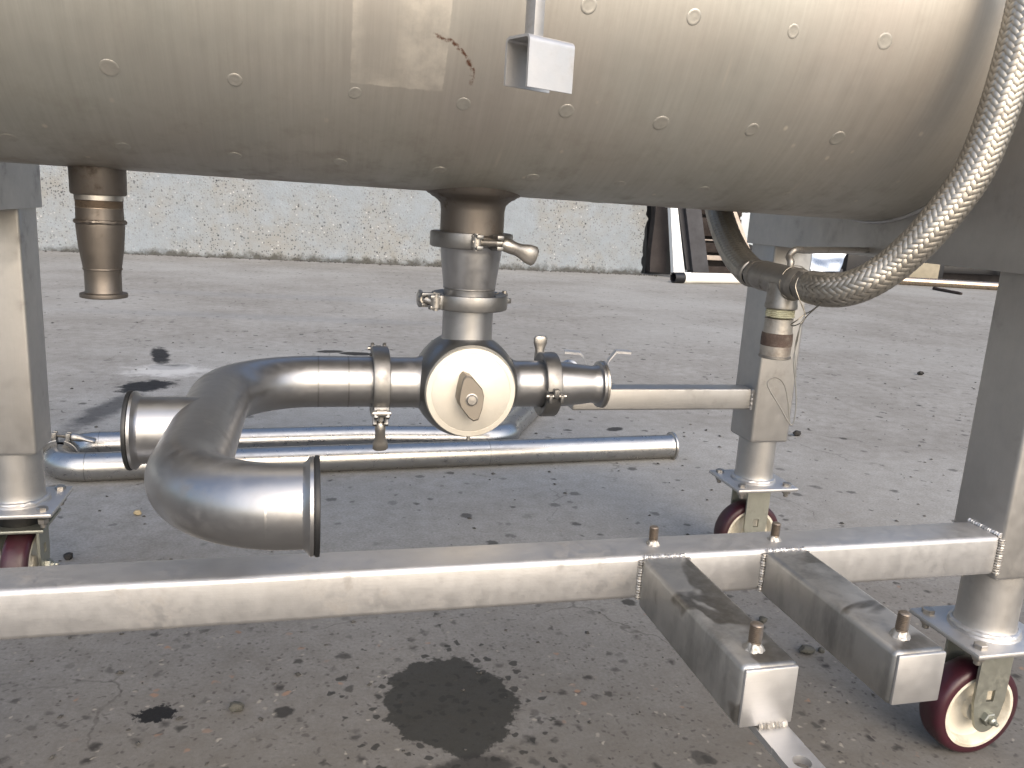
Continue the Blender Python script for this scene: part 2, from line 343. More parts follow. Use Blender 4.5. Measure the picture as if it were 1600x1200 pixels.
STAINS = [(.297, 1.505, .134, .172, 0.1, .9, '#2a2924', .03, .7, .42), (.27, 1.27, .11, .05, .2, .8, '#2a2825', .2, .6, .7),
          (-.29, 1.555, .038, .026, .2, .96, '#0c0b0a', .1, .5, 1.1),
          (-.88, 5.3, .05, .28, .2, .96, '#0e0f12', .25, .3, 1.1), (-.78, 4.95, .11, .08, .2, .96, '#0e0f12', .2, .3, .9), (-.82, 4.46, .11, .15, -.6, .97, '#0e0f12', .2, .3, 1.0), (-.90, 4.0, .07, .34, -.2, .75, '#26272b', .5, .2, .9),
          (-.78, 4.85, .2, .16, 0, .45, '#d3d3d1', .5, 0, 1.0),
          (.15, 5.5, .09, .05, .1, .92, '#191816', .15, .4, .5), (.33, 5.43, .12, .06, -.2, .95, '#131211', .12, .5, .4),
          (-.2, 7.0, 1.6, .16, -.12, .32, '#74777a', .6, 0, .5), (.3, 8.4, 2.2, .2, -.1, .28, '#74777a', .6, 0, .5), (1.8, 6.4, 1.2, .3, .3, .28, '#7c7a76', .7, 0, .7),
          (2.2, 3.5, .05, .03, .1, .9, '#1c1b19', .15, .4, .4), (1.45, 3.55, .05, .03, .5, .9, '#1d1c1a', .2, .4, .5), (-.2, 2.6, .07, .04, .3, .9, '#1e1d1b', .2, .3, .6),
          (.05, 2.2, .09, .04, .5, .5, '#4b4843', .4, 0, .8), (.75, .95, .06, .05, 0, .6, '#3a2c28', .6, 0, .6)]
mb = MB(); mb.add([(-400, -400, 0), (400, -400, 0), (400, 400, 0), (-400, 400, 0)], [(0, 1, 2, 3)])
g = bpy.data.objects.new('ground', mkmesh('ground', mb, ground_mat(), smooth=False)); COL.objects.link(g); tag(g, 'worn grey concrete yard with stains and cracks', kind='structure')

# concrete wall -----------------------------------------------------
def wall_mat():
    t = NT('exposed_aggregate_concrete'); o = t.coord('Object'); sx = t.n('ShaderNodeSeparateXYZ'); t.set(sx.inputs[0], o)
    n1 = t.noise(o, 1.1, 5, .6); n2 = t.noise(o, 6, 6, .65); n3 = t.noise(o, 40, 3, .6)
    c = t.mix(t.ramp(n1, .4, .62), lin('#7a8187'), lin('#7c7d7b')); c = t.mix(t.ramp(n2, .4, .7, 0, .5), c, lin('#858e96'))
    bare = t.ramp(n1, .38, .56, .15, 1)
    for sc, thr, col, lo, hi in ((11, .6, '#3b3d40', .10, .22), (19, .5, '#55575a', .16, .34), (22, .88, '#a6a6a6', .15, .33), (34, .62, '#3c3b3b', .16, .36), (11, .8, '#33343a', .07, .13)):
        v = t.vor(o, sc); cs = t.n('ShaderNodeSeparateColor'); t.set(cs.inputs[0], v.outputs['Color'])
        k = t.math('MULTIPLY', t.math('MULTIPLY', t.ramp(v.outputs['Distance'], lo, hi, 1, 0), t.ramp(cs.outputs[0], thr, thr+.03)), bare)
        c = t.mix(k, c, lin(col))
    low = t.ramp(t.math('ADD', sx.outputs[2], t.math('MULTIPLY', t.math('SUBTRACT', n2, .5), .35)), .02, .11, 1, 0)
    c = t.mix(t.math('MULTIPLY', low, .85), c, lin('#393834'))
    t.bump(t.math('ADD', n2, n3), .5, .02)
    return t.out(c, .85, 0.0, .3)
WL, WR = V3(-9.0, 13.3, 0), V3(5.47, 12.83, 0); wd = nrm(WR-WL); wnr = V3(wd[1], -wd[0], 0)
mb = MB(); nx, nz = 240, 36; H = 2.4; L = np.linalg.norm(WR-WL)
random.seed(3)
chip = [0.05*noise.noise(Vector((k*.33, 5, 0)))+.03*noise.noise(Vector((k*.9, 2, 0))) for k in range(nz+1)]
vs = []; fs = []
for i in range(nx+1):
    for k in range(nz+1):
        s = L*i/nx; z = H*k/nz
        e = (chip[k]-.08*math.exp(-z*4)*.3) if i == nx else 0
        d = .012*noise.noise(Vector((s*4, z*4, 1)))
        vs.append(WL+wd*(s+e)+wnr*d+V3(0, 0, z))
for i in range(nx):
    for k in range(nz):
        a = i*(nz+1)+k; fs.append((a, a+nz+1, a+nz+2, a+1))
b = len(vs)
for i in (0, nx):
    for k in range(nz+1): vs.append(V3(*vs[i*(nz+1)+k])-wnr*.35-wd*(.05 if i == nx else 0))
for k in range(nz):
    fs.append((nx*(nz+1)+k, b+nz+1+k, b+nz+2+k, nx*(nz+1)+k+1)); fs.append((k, k+1, b+k+1, b+k)); fs.append((b+k, b+k+1, b+nz+2+k, b+nz+1+k))
fs.append(tuple(i*(nz+1)+nz for i in range(nx+1))+(b+2*nz+1, b+nz))
mb.add(vs, fs)
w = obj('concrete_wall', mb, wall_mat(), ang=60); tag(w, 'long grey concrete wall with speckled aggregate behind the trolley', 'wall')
# crumbs along the wall foot
random.seed(5); mb = MB()
for i in range(420):
    s = random.uniform(4, L+.3); p = WL+wd*s+wnr*abs(random.gauss(.04, .08)); r = random.uniform(.006, .022)
    pts = [(p[0]+r*random.uniform(.6, 1.2)*a, p[1]+r*random.uniform(.6, 1.2)*b_, max(.001, r*.4+r*.6*c_)) for a, b_, c_ in ((1, 0, 0), (0, 1, 0), (-1, 0, 0), (0, -1, 0), (0, 0, 1), (0, 0, -.6))]
    mb.add(pts, [(0, 1, 4), (1, 2, 4), (2, 3, 4), (3, 0, 4), (1, 0, 5), (2, 1, 5), (3, 2, 5), (0, 3, 5)])
tag(obj('wall_rubble', mb, 'grit', smooth=False), 'crumbs and grit along the foot of the concrete wall', 'rubble', kind='stuff')

# building far behind -------------------------------------------------
t = thing('building', (0, 18.0, 0), 'building with pale lower cladding and added unseen dark upper panels far behind the yard clutter', 'building')
M['added_upper'] = plain('added_dark_upper_cladding', '#3a4048', .7, .15, 2, .1)
for k in range(9):
    obj('cladding_panel', MB().box((2, 18.0, .62+k*1.25), (60, .12, 1.235), bevel=.012), 'building' if k < 2 else 'added_upper', t)  # upper panels are unseen, added as a dark mass for steel tops to reflect

# ================================================================== TANK TROLLEY
TR, TY, TZ, TILT = .40, 1.62, 1.452, .0065          # radius, axis y, axis z at x = 0, fall towards +x
def tz(x): return TZ - TILT*x
def tank_pt(x, th, r=TR): return V3(x, TY - r*math.sin(th), tz(x) - r*math.cos(th))
def tank_hit(px, py):
    d = ray(px, py); oz = CAM[2]-TZ; dz = d[2]+TILT*d[0]; a = d[1]**2+dz**2; b_ = 2*(-TY*d[1]+oz*dz); c_ = TY**2+oz**2-TR*TR
    q = (-b_-math.sqrt(max(b_*b_-4*a*c_, 0)))/(2*a); P = CAM+d*q
    return P[0], math.atan2(TY-P[1], -(P[2]-tz(P[0])))
LX0, th = tank_hit(546, 130); LV = th*TR*1.0
LX1, th = tank_hit(692, 130)
x_, th_ = tank_hit(672, 105); RU, RV = x_, th_*TR-.02
x2_, th2_ = tank_hit(735, 140); RRAD = math.hypot(x2_-RU, th2_*TR-RV)
ROOT = thing('tank_trolley', (.32, 1.62, 0), 'large stainless steel tank on a square-tube frame with maroon caster wheels', 'tank')

def shell():
    prof = [(-1.02, .0), (-1.01, .16), (-.97, .30), (-.92, .37), (-.86, TR)]+[(x, TR) for x in np.linspace(-.8, 1.42, 60)]+[(1.5, TR), (1.56, .37), (1.61, .30), (1.65, .16), (1.66, .0)]
    n = 180; vs = []; fs = []; uvs = []
    for (x, r) in prof:
        for k in range(n+1): vs.append(tank_pt(x, -PI+2*PI*k/n, r))
    me_mb = MB(); P = n+1
    for i in range(len(prof)-1):
        for k in range(n): fs.append((i*P+k, i*P+k+1, (i+1)*P+k+1, (i+1)*P+k))
    off = ORG[ROOT]; me = bpy.data.meshes.new('tank_shell'); me.from_pydata([tuple(p-off) for p in vs], [], fs)
    uvl = me.uv_layers.new(name='UVMap')
    for poly in me.polygons:
        for li in poly.loop_indices:
            vi = me.loops[li].vertex_index; i, k = divmod(vi, P); uvl.data[li].uv = (prof[i][0], (-PI+2*PI*k/n)*TR)
    me.polygons.foreach_set('use_smooth', [True]*len(me.polygons))
    me.materials.append(tank_mat()); me.flip_normals(); me.update()
    o = bpy.data.objects.new('tank_shell', me); COL.objects.link(o); o.parent = ROOT; ORG[o] = ORG[ROOT]; return o
SHELL = shell()
# jacket weld spots on a square grid
M['spot'] = steel('weld_spot_steel', '#b9b6ae', .56, (5, 5, 5), .12, '#5a5044', drop=.6, bumps=.12, sc=3)
mb = MB().lathe([(.0165, -.002), (.0156, .0002), (.0145, .0009), (.0125, .0014), (.010, .0010), (.006, .0009), (0, .0012)], (0, 0, 0), (0, 0, 1), n=28)
spot_me = mkmesh('weld_spot', mb, 'spot', ang=25)
pitch = .1695; x0, th0 = tank_hit(1035, 193); thp = pitch/TR
random.seed(11)
for row in range(0, 4):
    for k in range(-9, 3):
        x = x0 + k*pitch + (0 if row != 1 else -.012) + random.uniform(-.004, .004)
        if not -.72 < x < 1.2: continue
        thk = (row+.0)*thp + random.uniform(-.008, .008)
        if row == 0 and (abs(x-.32) < .12 or abs(x+.36) < .09): continue
        p = tank_pt(x, thk); s = put('weld_spot', spot_me, SHELL, p, p-V3(x, TY, tz(x)), random.uniform(0, 6))
        f = random.uniform(.72, 1.0); s.scale = (f*random.uniform(.85, 1.1)*.9, f*.9, random.uniform(.3, .75))

# saddles under both ends
def saddle(xa, xb):
    mb = MB(); n = 60; y0, y1, zb = 1.115, 2.15, .965; R = TR+.0015; xm = (xa+xb)/2; cz = tz(xm); ys = [y0]+list(np.linspace(TY-R+.0005, TY+R-.0005, n))+[y1]; vs = []; fs = []
    for y in ys:
        zt = cz if (y <= y0+1e-6 or y >= y1-1e-6) else cz-math.sqrt(max(R*R-(y-TY)**2, 0))
        for x in (xa, xb): vs += [(x, y, zb), (x, y, zt)]
    for i in range(len(ys)-1):
        a, b_ = i*4, i*4+4
        fs += [(a, b_, b_+1, a+1), (a+2, a+3, b_+3, b_+2), (a, a+2, b_+2, b_), (a+1, b_+1, b_+3, a+3)]
    fs += [(0, 1, 3, 2)]; k = (len(ys)-1)*4; fs += [(k, k+2, k+3, k+1)]
    return mb.add(vs, fs)
SR = obj('saddle', saddle(1.236, 1.376), 'leg', ROOT, 30)
SL_ = obj('saddle', saddle(-.738, -.602), 'leg', ROOT, 30)
# bead where the shell meets the right saddle
obj('weld_bead', jitter(MB().sweep([tank_pt(1.2345, a, TR+.002) for a in np.linspace(-1.4, 1.4, 160)], .0045, 8), .0012, 160, 2), 'frame', SR)

# legs, sleeves, casters
LEGX, LEGXL, LEGN, LEGF, LH = 1.3035, -.670, 1.189, 2.071, .0615
def rtube(c, s, bev=.008): return MB().box(c, s, bevel=bev, seg=3)
LEGS = {}
for nm, (x, y) in dict(nr=(LEGX, LEGN), fr=(LEGX, LEGF), nl=(LEGXL, LEGN), fl=(LEGXL, LEGF)).items():
    l = obj('leg', rtube((x, y, (.401+.985)/2), (2*LH, 2*LH, .985-.401)), 'leg', ROOT, 30)
    sl_ = MB().lathe([(.0, .402), (.0545, .402), (.0545, .30), (.055, .288), (.0575, .280), (.063, .2745), (.066, .270), (0, .270)], (x, y, 0), (0, 0, 1), n=48)
    obj('sleeve', sl_, 'leg', l); LEGS[nm] = l
    obj('weld_bead', jitter(MB().lathe([(.058+.006*math.cos(a), .277+.006*math.sin(a)) for a in np.linspace(0, 2*PI, 8, endpoint=False)], (x, y, 0), (0, 0, 1), n=72, closed=True), .0022, 90, x+y), 'frame', l)

bolt_me = mkmesh('bolt', MB().hexa((0, 0, 0), (0, 0, 1), .0125, .009), 'bolt', ang=30)
nut_me = mkmesh('nut', MB().hexa((0, 0, 0), (0, 0, -1), .0125, .012).lathe([(.0068, -.011), (.0068, -.021), (.004, -.023), (0, -.023)], (0, 0, 0), (0, 0, 1), 14), 'bolt', ang=30)
def caster(x, y, turn, swivel):
    """top of the mounting plate at z = .27; wheel r = .10, axle along local Y"""
    R = Matrix.Rotation(turn, 3, 'Z'); C = V3(x, y, 0)
    def T(mb_):
        for i, p in enumerate(mb_.v): q = R @ Vector(p); mb_.v[i] = (q.x+C[0], q.y+C[1], q.z)
        return mb_
    fork = MB(); zt = .2585 if not swivel else .222
    if swivel:
        fork.box((0, 0, .217), (.15, .135, .009), bevel=.003)
        fork.lathe([(.045, .2125), (.05, .209), (.03, .203), (0, .203)], (0, 0, 0), (0, 0, 1), 32)
    else: fork.box((0, 0, .2535), (.12, .10, .009), bevel=.003)
    ztop = .212 if swivel else .249; wy = .043
    for s in (-1, 1):
        yy = s*wy; a = .037
        # side plate with a slot, rounded foot round the axle
        fork.box((0, yy, (.158+ztop)/2), (2*a, .006, ztop-.158))
        fork.box((-(a+.009)/2, yy, .146), (a-.009, .006, .024)); fork.box(((a+.009)/2, yy, .146), (a-.009, .006, .024))
        poly = [(-a, .134), (a, .134), (.030, .10)]+[(.026*math.cos(q), .092+.026*math.sin(q)) for q in np.linspace(-.1, -PI+.1, 14)]+[(-.030, .10)]
        fork.prism([(px_, pz_) for px_, pz_ in poly][::-1], (0, yy-.003, 0), (1, 0, 0), (0, 0, 1), -.006)
    fo = obj('caster', T(fork), 'fork', ROOT, 30)
    # mounting plate (+ the trolley's own plate above) and bolts
    obj('mounting_plate', T(MB().box((0, 0, .2645), (.196, .186, .011), bevel=.004)), 'frame', fo)
    if swivel:
        obj('mounting_plate', T(MB().box((0, 0, .2545), (.15, .14, .008), bevel=.003)), 'fork', fo)
        obj('ball_race', T(MB().lathe([(0, .2505), (.055, .2505), (.058, .235), (.055, .2215), (0, .2215)], (0, 0, 0), (0, 0, 1), 40)), 'dark', fo)
    for sx_ in (-1, 1):
        for sy_ in (-1, 1):
            q = R @ Vector((sx_*.073, sy_*.068, 0)); P = V3(x+q.x, y+q.y, .270)
            put('bolt', bolt_me, fo, P, (0, 0, 1), random.uniform(0, 1)); put('nut', nut_me, fo, P-V3(0, 0, .0118 if not swivel else .0200), (0, 0, 1), random.uniform(0, 1))
    w2 = .029; tp = [(.080, -w2), (.088, -w2), (.0945, -w2+.003), (.0985, -w2+.010), (.0998, -w2+.020), (.0998, w2-.020), (.0985, w2-.010), (.0945, w2-.003), (.088, w2), (.080, w2)]
    obj('tyre', T(MB().lathe(tp, (0, 0, .0998), (0, 1, 0), n=72, closed=True)), 'tyre', fo)
    hp = [(0, -.024), (.018, -.024), (.024, -.022), (.026, -.010), (.05, -.006), (.066, -.010), (.071, -.0275), (.0735, -.0295), (.0800, -.0288), (.0805, 0), (.0800, .0288), (.0735, .0295), (.071, .0275), (.066, .010), (.05, .006), (.026, .010), (.024, .022), (.018, .024), (0, .024)]
    obj('hub', T(MB().lathe(hp, (0, 0, .0998), (0, 1, 0), n=64)), 'hub', fo)
    for s in (-1, 1):
        ax = MB().hexa((0, s*.046, .0998), (0, s, 0), .0145, .012); ax.lathe([(.008, .011), (.008, .018), (.005, .021), (.004, .027), (0, .028)], (0, s*.046, .0998), (0, s, 0), 14)
        obj('axle_nut', T(ax), 'fork', fo, 30)
    return fo
random.seed(2)
caster(LEGX, LEGN, 0, False); caster(LEGX, LEGF, 0, False)
caster(LEGXL, LEGN, PI/2, True); caster(LEGXL, LEGF, PI/2, True)

# front beam, the two stub arms, studs
BT, BB, BY0, BY1 = .489, .413, 1.131, 1.211
beam = obj('front_beam', rtube(((LEGXL+LH+LEGX-LH)/2, (BY0+BY1)/2, (BT+BB)/2), (LEGX-LEGXL-2*LH, BY1-BY0, BT-BB), .009), 'frame', ROOT, 30)
stp = []
for i in range(9): z = .0155+i*.0035; stp += [(.0066, z), (.0088, z+.00175)]
stud_mb = MB().lathe([(0, 0), (.0085, 0), (.0082, .0150)]+stp+[(.0078, .0470), (.006, .0485), (0, .0485)], (0, 0, 0), (0, 0, 1), n=22)
stud_me = mkmesh('stud', stud_mb, 'stud', ang=60)
wb = jitter(MB().lathe([(.0084, .0125), (.0098, .0100), (.0112, .0060), (.0128, .0025), (.0150, -.001), (.006, -.001)], (0, 0, 0), (0, 0, 1), n=60), .0032, 150, 4)
wb_me = mkmesh('stud_weld', wb, 'weld', ang=80)
def stud(par, x, y, f=1.0):
    s = put('stud', stud_me, par, (x, y, BT-.0008), (random.uniform(-.03, .03), random.uniform(-.03, .03), 1), random.uniform(0, 6)); s.scale = (f, f, f*.74)
    k = put('stud_weld', wb_me, par, (x, y, BT-.0005), (0, 0, 1), random.uniform(0, 6)); k.scale = (.92*f, .92*f, .7*f)
stud(beam, .567, 1.176, .9); stud(beam, .793, 1.169, .9)
def weld_line(a, b, r=.0045, seed=1, n=46):
    a = np.array(a, float); b = np.array(b, float); pts = [a+(b-a)*i/n for i in range(n+1)]
    return jitter(MB().sweep(pts, [r*(1+.22*math.sin(i*1.9)) for i in range(n+1)], 8), .0011, 170, seed)
for x0_, x1_, hh in ((.528, .609, .087), (.752, .8325, .079)):
    a = obj('stub_arm', rtube(((x0_+x1_)/2, (.8072+BY0-.001)/2, BT-.0012-hh/2), (x1_-x0_, BY0-.001-.8072, hh), .008), 'arm', ROOT, 30)
    stud(a, (x0_+x1_)/2-.003, .846)
    obj('end_plate', MB().box(((x0_+x1_)/2, .8062, BT-.0012-hh/2), (x1_-x0_-.006, .006, hh-.006), bevel=.0025), 'frame', a, 30)
    for xx, sd in ((x0_-.001, 3), (x1_+.001, 4)):
        obj('weld_bead', weld_line((xx, BY0-.002, BT-.006), (xx, BY0-.002, BT-.074), .0042, sd+xx), 'weld', a)
    obj('weld_bead', weld_line((x0_+.004, BY0-.001, BT-.002), (x1_-.004, BY0-.001, BT-.002), .0040, 9+x0_), 'frame', a)
    if hh > .08:      # flat drawbar tab with a hole under the near end of this arm
        zz = BT-.0012-hh-.0055; poly = []
        ux = nrm(V3(0, -1, 0)); cx = .5785
        n = 20; ring = [(cx+.0115*math.cos(q), .7365+.0115*math.sin(q)) for q in np.linspace(0, 2*PI, n, endpoint=False)]
        hw = .0225; outer = []
        for q in np.linspace(0, 2*PI, n, endpoint=False):
            dx, dy = math.cos(q), math.sin(q); k = min(hw/abs(dx) if abs(dx) > 1e-6 else 9, .03/abs(dy) if abs(dy) > 1e-6 else 9); outer.append((cx+dx*k, .7365+dy*k))
        tb = MB(); vs = []
        for zc in (zz-.005, zz+.005):
            vs += [(px_, py_, zc) for px_, py_ in ring]+[(px_, py_, zc) for px_, py_ in outer]
        fs = []
        for i in range(n):
            j = (i+1) % n; fs += [(i, j, n+j, n+i), (2*n+i, 3*n+i, 3*n+j, 2*n+j), (i, 2*n+i, 2*n+j, j), (n+i, n+j, 3*n+j, 3*n+i)]
        tb.add(vs, fs)
        tb.box((cx, (.7665+.95)/2, zz), (2*hw, .95-.7665, .01)); tb.box((cx, (.7065+.66)/2, zz), (2*hw, .7065-.66, .01))
        obj('tow_tab', tb, 'frame', a, 30)
        obj('weld_bead', weld_line((cx-.02, .806, zz+.007), (cx+.02, .806, zz+.007), .006, 7, 24), 'weld', a)
nl = LEGS['nr']
obj('weld_bead', weld_line((LEGX-LH-.001, BY0-.001, BT-.004), (LEGX-LH-.001, BY0-.001, BB+.002), .0055, 12), 'weld', nl)
obj('weld_bead', weld_line((LEGX-LH-.001, BY0+.002, BT+.001), (LEGX-LH-.001, BY1, BT+.001), .0045, 13), 'frame', nl)
# short rear brace
br = obj('rear_brace', rtube(((.70+LEGX-LH)/2, 2.029+.03, .527), (LEGX-LH-.70, .06, .062), .006), 'leg', ROOT, 30)
obj('weld_bead', weld_line((LEGX-LH-.001, 2.029-.001, .556), (LEGX-LH-.001, 2.029-.001, .498), .005, 14), 'frame', br)

# outlet neck (centre) with its flared reinforcing pad
AX = .3195
def neck_profile(): return [(.098, 1.066), (.096, 1.0535), (.090, 1.047), (.088, 1.0475), (.081, 1.0415), (.079, 1.042), (.071, 1.036), (.0655, 1.030), (.0635, 1.018), (.0635, .972), (.078, .968), (.078, .9635), (0, .9635)]
obj('outlet_neck', MB().lathe(neck_profile(), (AX, TY, 0), (0, 0, 1), n=64), 'stub', ROOT, 40)
# small outlet at the left with a stepped reducer
SX = -.361
so_ = obj('drain_stub', MB().lathe([(.052, 1.075), (.0485, 1.062), (.0465, 1.054), (.0462, 1.012), (.0445, 1.009), (.0405, 1.0085)], (SX, TY, 0), (0, 0, 1), n=56), 'stub', ROOT, 40)
obj('machined_ring', MB().lathe([(.0402, 1.0095), (.0402, 1.000), (.0392, .999)], (SX, TY, 0), (0, 0, 1), n=48), 'bolt', so_)
tp = []
for i in range(6): z = .999-i*.0022; tp += [(.0398, z), (.0385, z-.0011)]
obj('thread', MB().lathe(tp+[(.0392, .985)], (SX, TY, 0), (0, 0, 1), n=48), 'stud', so_)
obj('drain_reducer', MB().lathe([(.0392, .9855), (.0395, .968), (.0405, .958), (.0402, .950), (.0375, .915), (.0330, .886), (.0322, .880), (.0310, .872), (.0308, .838), (.0325, .835), (.0400, .8335), (.0405, .8285), (.0400, .8265), (.0335, .8250), (.030, .8250), (.030, .86), (0, .86)], (SX, TY, 0), (0, 0, 1), n=52), 'stub', so_, 30)
obj('weld_bead', jitter(MB().lathe([(.0405+.0035*math.cos(a), .962+.0038*math.sin(a)) for a in np.linspace(0, 2*PI, 8, endpoint=False)], (SX, TY, 0), (0, 0, 1), n=90, closed=True), .0016, 150, 6), 'stub', so_)
obj('weld_bead', jitter(MB().lathe([(.0318+.0014*math.cos(a), .878+.002*math.sin(a)) for a in np.linspace(0, 2*PI, 8, endpoint=False)], (SX, TY, 0), (0, 0, 1), n=70, closed=True), .0005, 150, 3), 'stub', so_)

# folded hanging hook on the near side of the tank
hq = math.radians(24); hx = V3(math.cos(hq), math.sin(hq), 0); hy = V3(-math.sin(hq), math.cos(hq), 0); HO = at(845, 100, 1.06)
def folded(width, prof, th=.0035):
    mb = MB(); vs = []; fs = []; n = len(prof)
    N = []
    for i in range(n):
        a = np.array(prof[max(i-1, 0)]); b_ = np.array(prof[min(i+1, n-1)]); d = nrm(b_-a); N.append(np.array([d[1], -d[0]]))
    for s in (-1, 1):
        for k in (0, 1):
            for i in range(n):
                q = np.array(prof[i])+N[i]*th*k; vs.append(HO+hx*s*width/2+hy*q[0]+V3(0, 0, q[1]))
    I = lambda s, k, i: (s*2+k)*n+i
    for i in range(n-1):
        for k in (0, 1): fs.append((I(0, k, i), I(0, k, i+1), I(1, k, i+1), I(1, k, i)))
        for s in (0, 1): fs.append((I(s, 0, i), I(s, 0, i+1), I(s, 1, i+1), I(s, 1, i)))
    for i in (0, n-1): fs.append((I(0, 0, i), I(0, 1, i), I(1, 1, i), I(1, 0, i)))
    return mb.add(vs, fs)
hp = [(-.022, -.034)]+[(-.022, .02)]+[(-.014-.008*math.cos(q), .022+.008*math.sin(q)) for q in np.linspace(0, PI/2, 7)]+[(.020+.008*math.sin(q), .022+.008*math.cos(q)) for q in np.linspace(0, PI/2, 7)]+[(.028, -.030)]
hk = obj('hook', folded(.076, hp), 'frame', ROOT, 30)
hs = MB().box(HO+hx*-.012+hy*.003+V3(0, 0, .03+.19), (.016, .020, .38), ax=(hx, hy, V3(0, 0, 1)), bevel=.001)
obj('hanger_strip', hs, 'frame', hk, 30)
Pt = HO+hx*-.012+hy*.003+V3(0, 0, .36); q = tank_pt(Pt[0], PI/2+.35)
lugc = (Pt+V3(Pt[0], q[1]+.01, Pt[2]))/2
obj('hanger_lug', MB().box(lugc, (.03, abs(q[1]+.03-Pt[1]), .02), bevel=.002), 'frame', hk, 30)

# bent rod stay from the saddle to the hose tee
TEE = at(1225, 441, 1.6)
r0 = onX(1355, 391, 1.236); c0 = at(1240, 391, 1.6); e0 = TEE+V3(.008, -.002, .022)
rodp = [V3(1.238, r0[1], r0[2]), r0+(c0-r0)*.3, r0+(c0-r0)*.62, r0+(c0-r0)*.86, c0+V3(.004, 0, .0005), c0+V3(-.008, 0, -.012), e0+V3(0, 0, .018), e0]
obj('stay_rod', MB().sweep(spline(rodp, 8), .0068, 14), 'tee', ROOT)

# ================================================================== VALVE AND PIPEWORK
def frame_m(o, z, x):
    z = nrm(z); x = nrm(np.array(x, float)-z*(np.array(x, float)@z)); y = np.cross(z, x)
    return Matrix(((x[0], y[0], z[0], o[0]), (x[1], y[1], z[1], o[1]), (x[2], y[2], z[2], o[2]), (0, 0, 0, 1)))
def clamp(o, axis, boltdir, R, rin, w, label, wing=1, wing_tilt=.35, wing_out=.0, sc=1.35, name='pipe_clamp'):
    """hinged two-piece clamp: local Z along the pipe, bolt at local +X, hinge at local -X"""
    t = thing(name, (0, 0, 0), label, 'clamp', 'hinged clamps joining the pipework'); ORG[t] = np.zeros(3)
    sec = [(rin, -w*.36), (R-.004, -w*.5), (R-.001, -w*.46), (R, -w*.38), (R, w*.38), (R-.001, w*.46), (R-.004, w*.5), (rin, w*.36)]
    g0 = .014/R; g1 = .008/R; el = .018*sc
    for s in (1, -1):
        a0, a1 = (g0, PI-g1) if s > 0 else (PI+g1, 2*PI-g0)
        h = MB().lathe(sec, (0, 0, 0), (0, 0, 1), n=40, a0=a0, a1=a1, ref=(1, 0, 0), closed=True, capends=True)
        for zc in (-1, 1):     # forked ears at the bolt, hinge knuckles opposite
            h.box((R+el*.30, s*.0165*sc, zc*w*.33), (el*1.4, .011*sc, w*.26), bevel=.0018)
        h.box((R-.002, s*.0175*sc, 0), (.008, .012*sc, w*.9), bevel=.002)
        if s > 0: h.box((-R-.003, .006*sc, 0), (.016*sc, .018*sc, w*.36), bevel=.002)
        else:
            for zc in (-1, 1): h.box((-R-.003, -.006*sc, zc*w*.36), (.016*sc, .018*sc, w*.22), bevel=.002)
        obj('clamp_half', h, 'clamp', t, 32)
    pin = MB()
    for x_ in (-R-.005,): pin.lathe([(0, -w*.62), (.004*sc, -w*.62), (.004*sc, w*.62), (0, w*.62)], (x_, 0, 0), (0, 0, 1), 12)
    obj('hinge_pin', pin, 'bolt', t, 30)
    b = MB(); bp = [(0, -.026*sc), (.0052*sc, -.026*sc), (.0056*sc, -.014*sc)]
    for i in range(12): z = -.013*sc+i*.0022*sc; bp += [(.0044*sc, z), (.0056*sc, z+.0011*sc)]
    b.lathe(bp+[(.005*sc, .03*sc), (0, .03*sc)], (R+el*.42, 0, 0), (0, wing, 0), 14)
    b.lathe([(0, -w*.52), (.0045*sc, -w*.52), (.0045*sc, w*.52), (0, w*.52)], (R+el*.42, -wing*.019*sc, 0), (0, 0, 1), 12)
    b.lathe([(0, -w*.30), (.008*sc, -w*.30), (.008*sc, w*.30), (0, w*.30)], (R+el*.42, -wing*.019*sc, 0), (0, 0, 1), 16)
    obj('swing_bolt', b, 'bolt', t, 30)
    # wing nut: round barrel that flattens into a spread wing
    d = nrm(V3(wing_out, wing, -wing_tilt)); p0 = V3(R+el*.42, wing*.022*sc, 0); L_ = [0, .004, .016, .026, .034, .046, .058, .062]; rr = [.0075, .0105, .0108, .0105, .011, .0150, .0165, .0135]; ee = [(1, 1), (1, 1), (1, .98), (.95, .9), (1.0, .62), (1.0, .42), (.95, .36), (.85, .3)]
    wn_ = MB().sweep([p0+d*l*sc for l in L_], [r_*sc for r_ in rr], 18, True, ee); obj('wing_nut', wn_, 'bolt', t, 40)
    t.matrix_world = frame_m(o, axis, boltdir); return t
XA, YA, ZA = V3(1, 0, 0), V3(0, 1, 0), V3(0, 0, 1)
ZV = .667
cdir = nrm(V3(.10, -1, 0))
clamp((AX, TY, .9605), ZA, V3(.16, -1, 0), .083, .066, .031, 'top hinged clamp right under the tank with its wing nut facing front', wing=1, wing_tilt=.33, wing_out=.05, sc=1.25)
clamp((AX+.001, TY, .8385), ZA, V3(-1, -.32, 0), .078, .054, .031, 'hinged clamp between the cone reducer and the valve neck', wing=-1, wing_tilt=.1, wing_out=-.3, sc=1.2)
clamp((.143, TY, .6685), XA, V3(0, -.82, -1), .072, .0535, .034, 'hinged clamp round the pipe just left of the valve', wing=1, wing_tilt=-.05, wing_out=1.0, sc=1.0)
clamp((.497, TY, .664), XA, V3(0, 1, .12), .069, .050, .034, 'dark hinged clamp round the pipe just right of the valve', wing=1, wing_tilt=.0, wing_out=.0, sc=1.0)

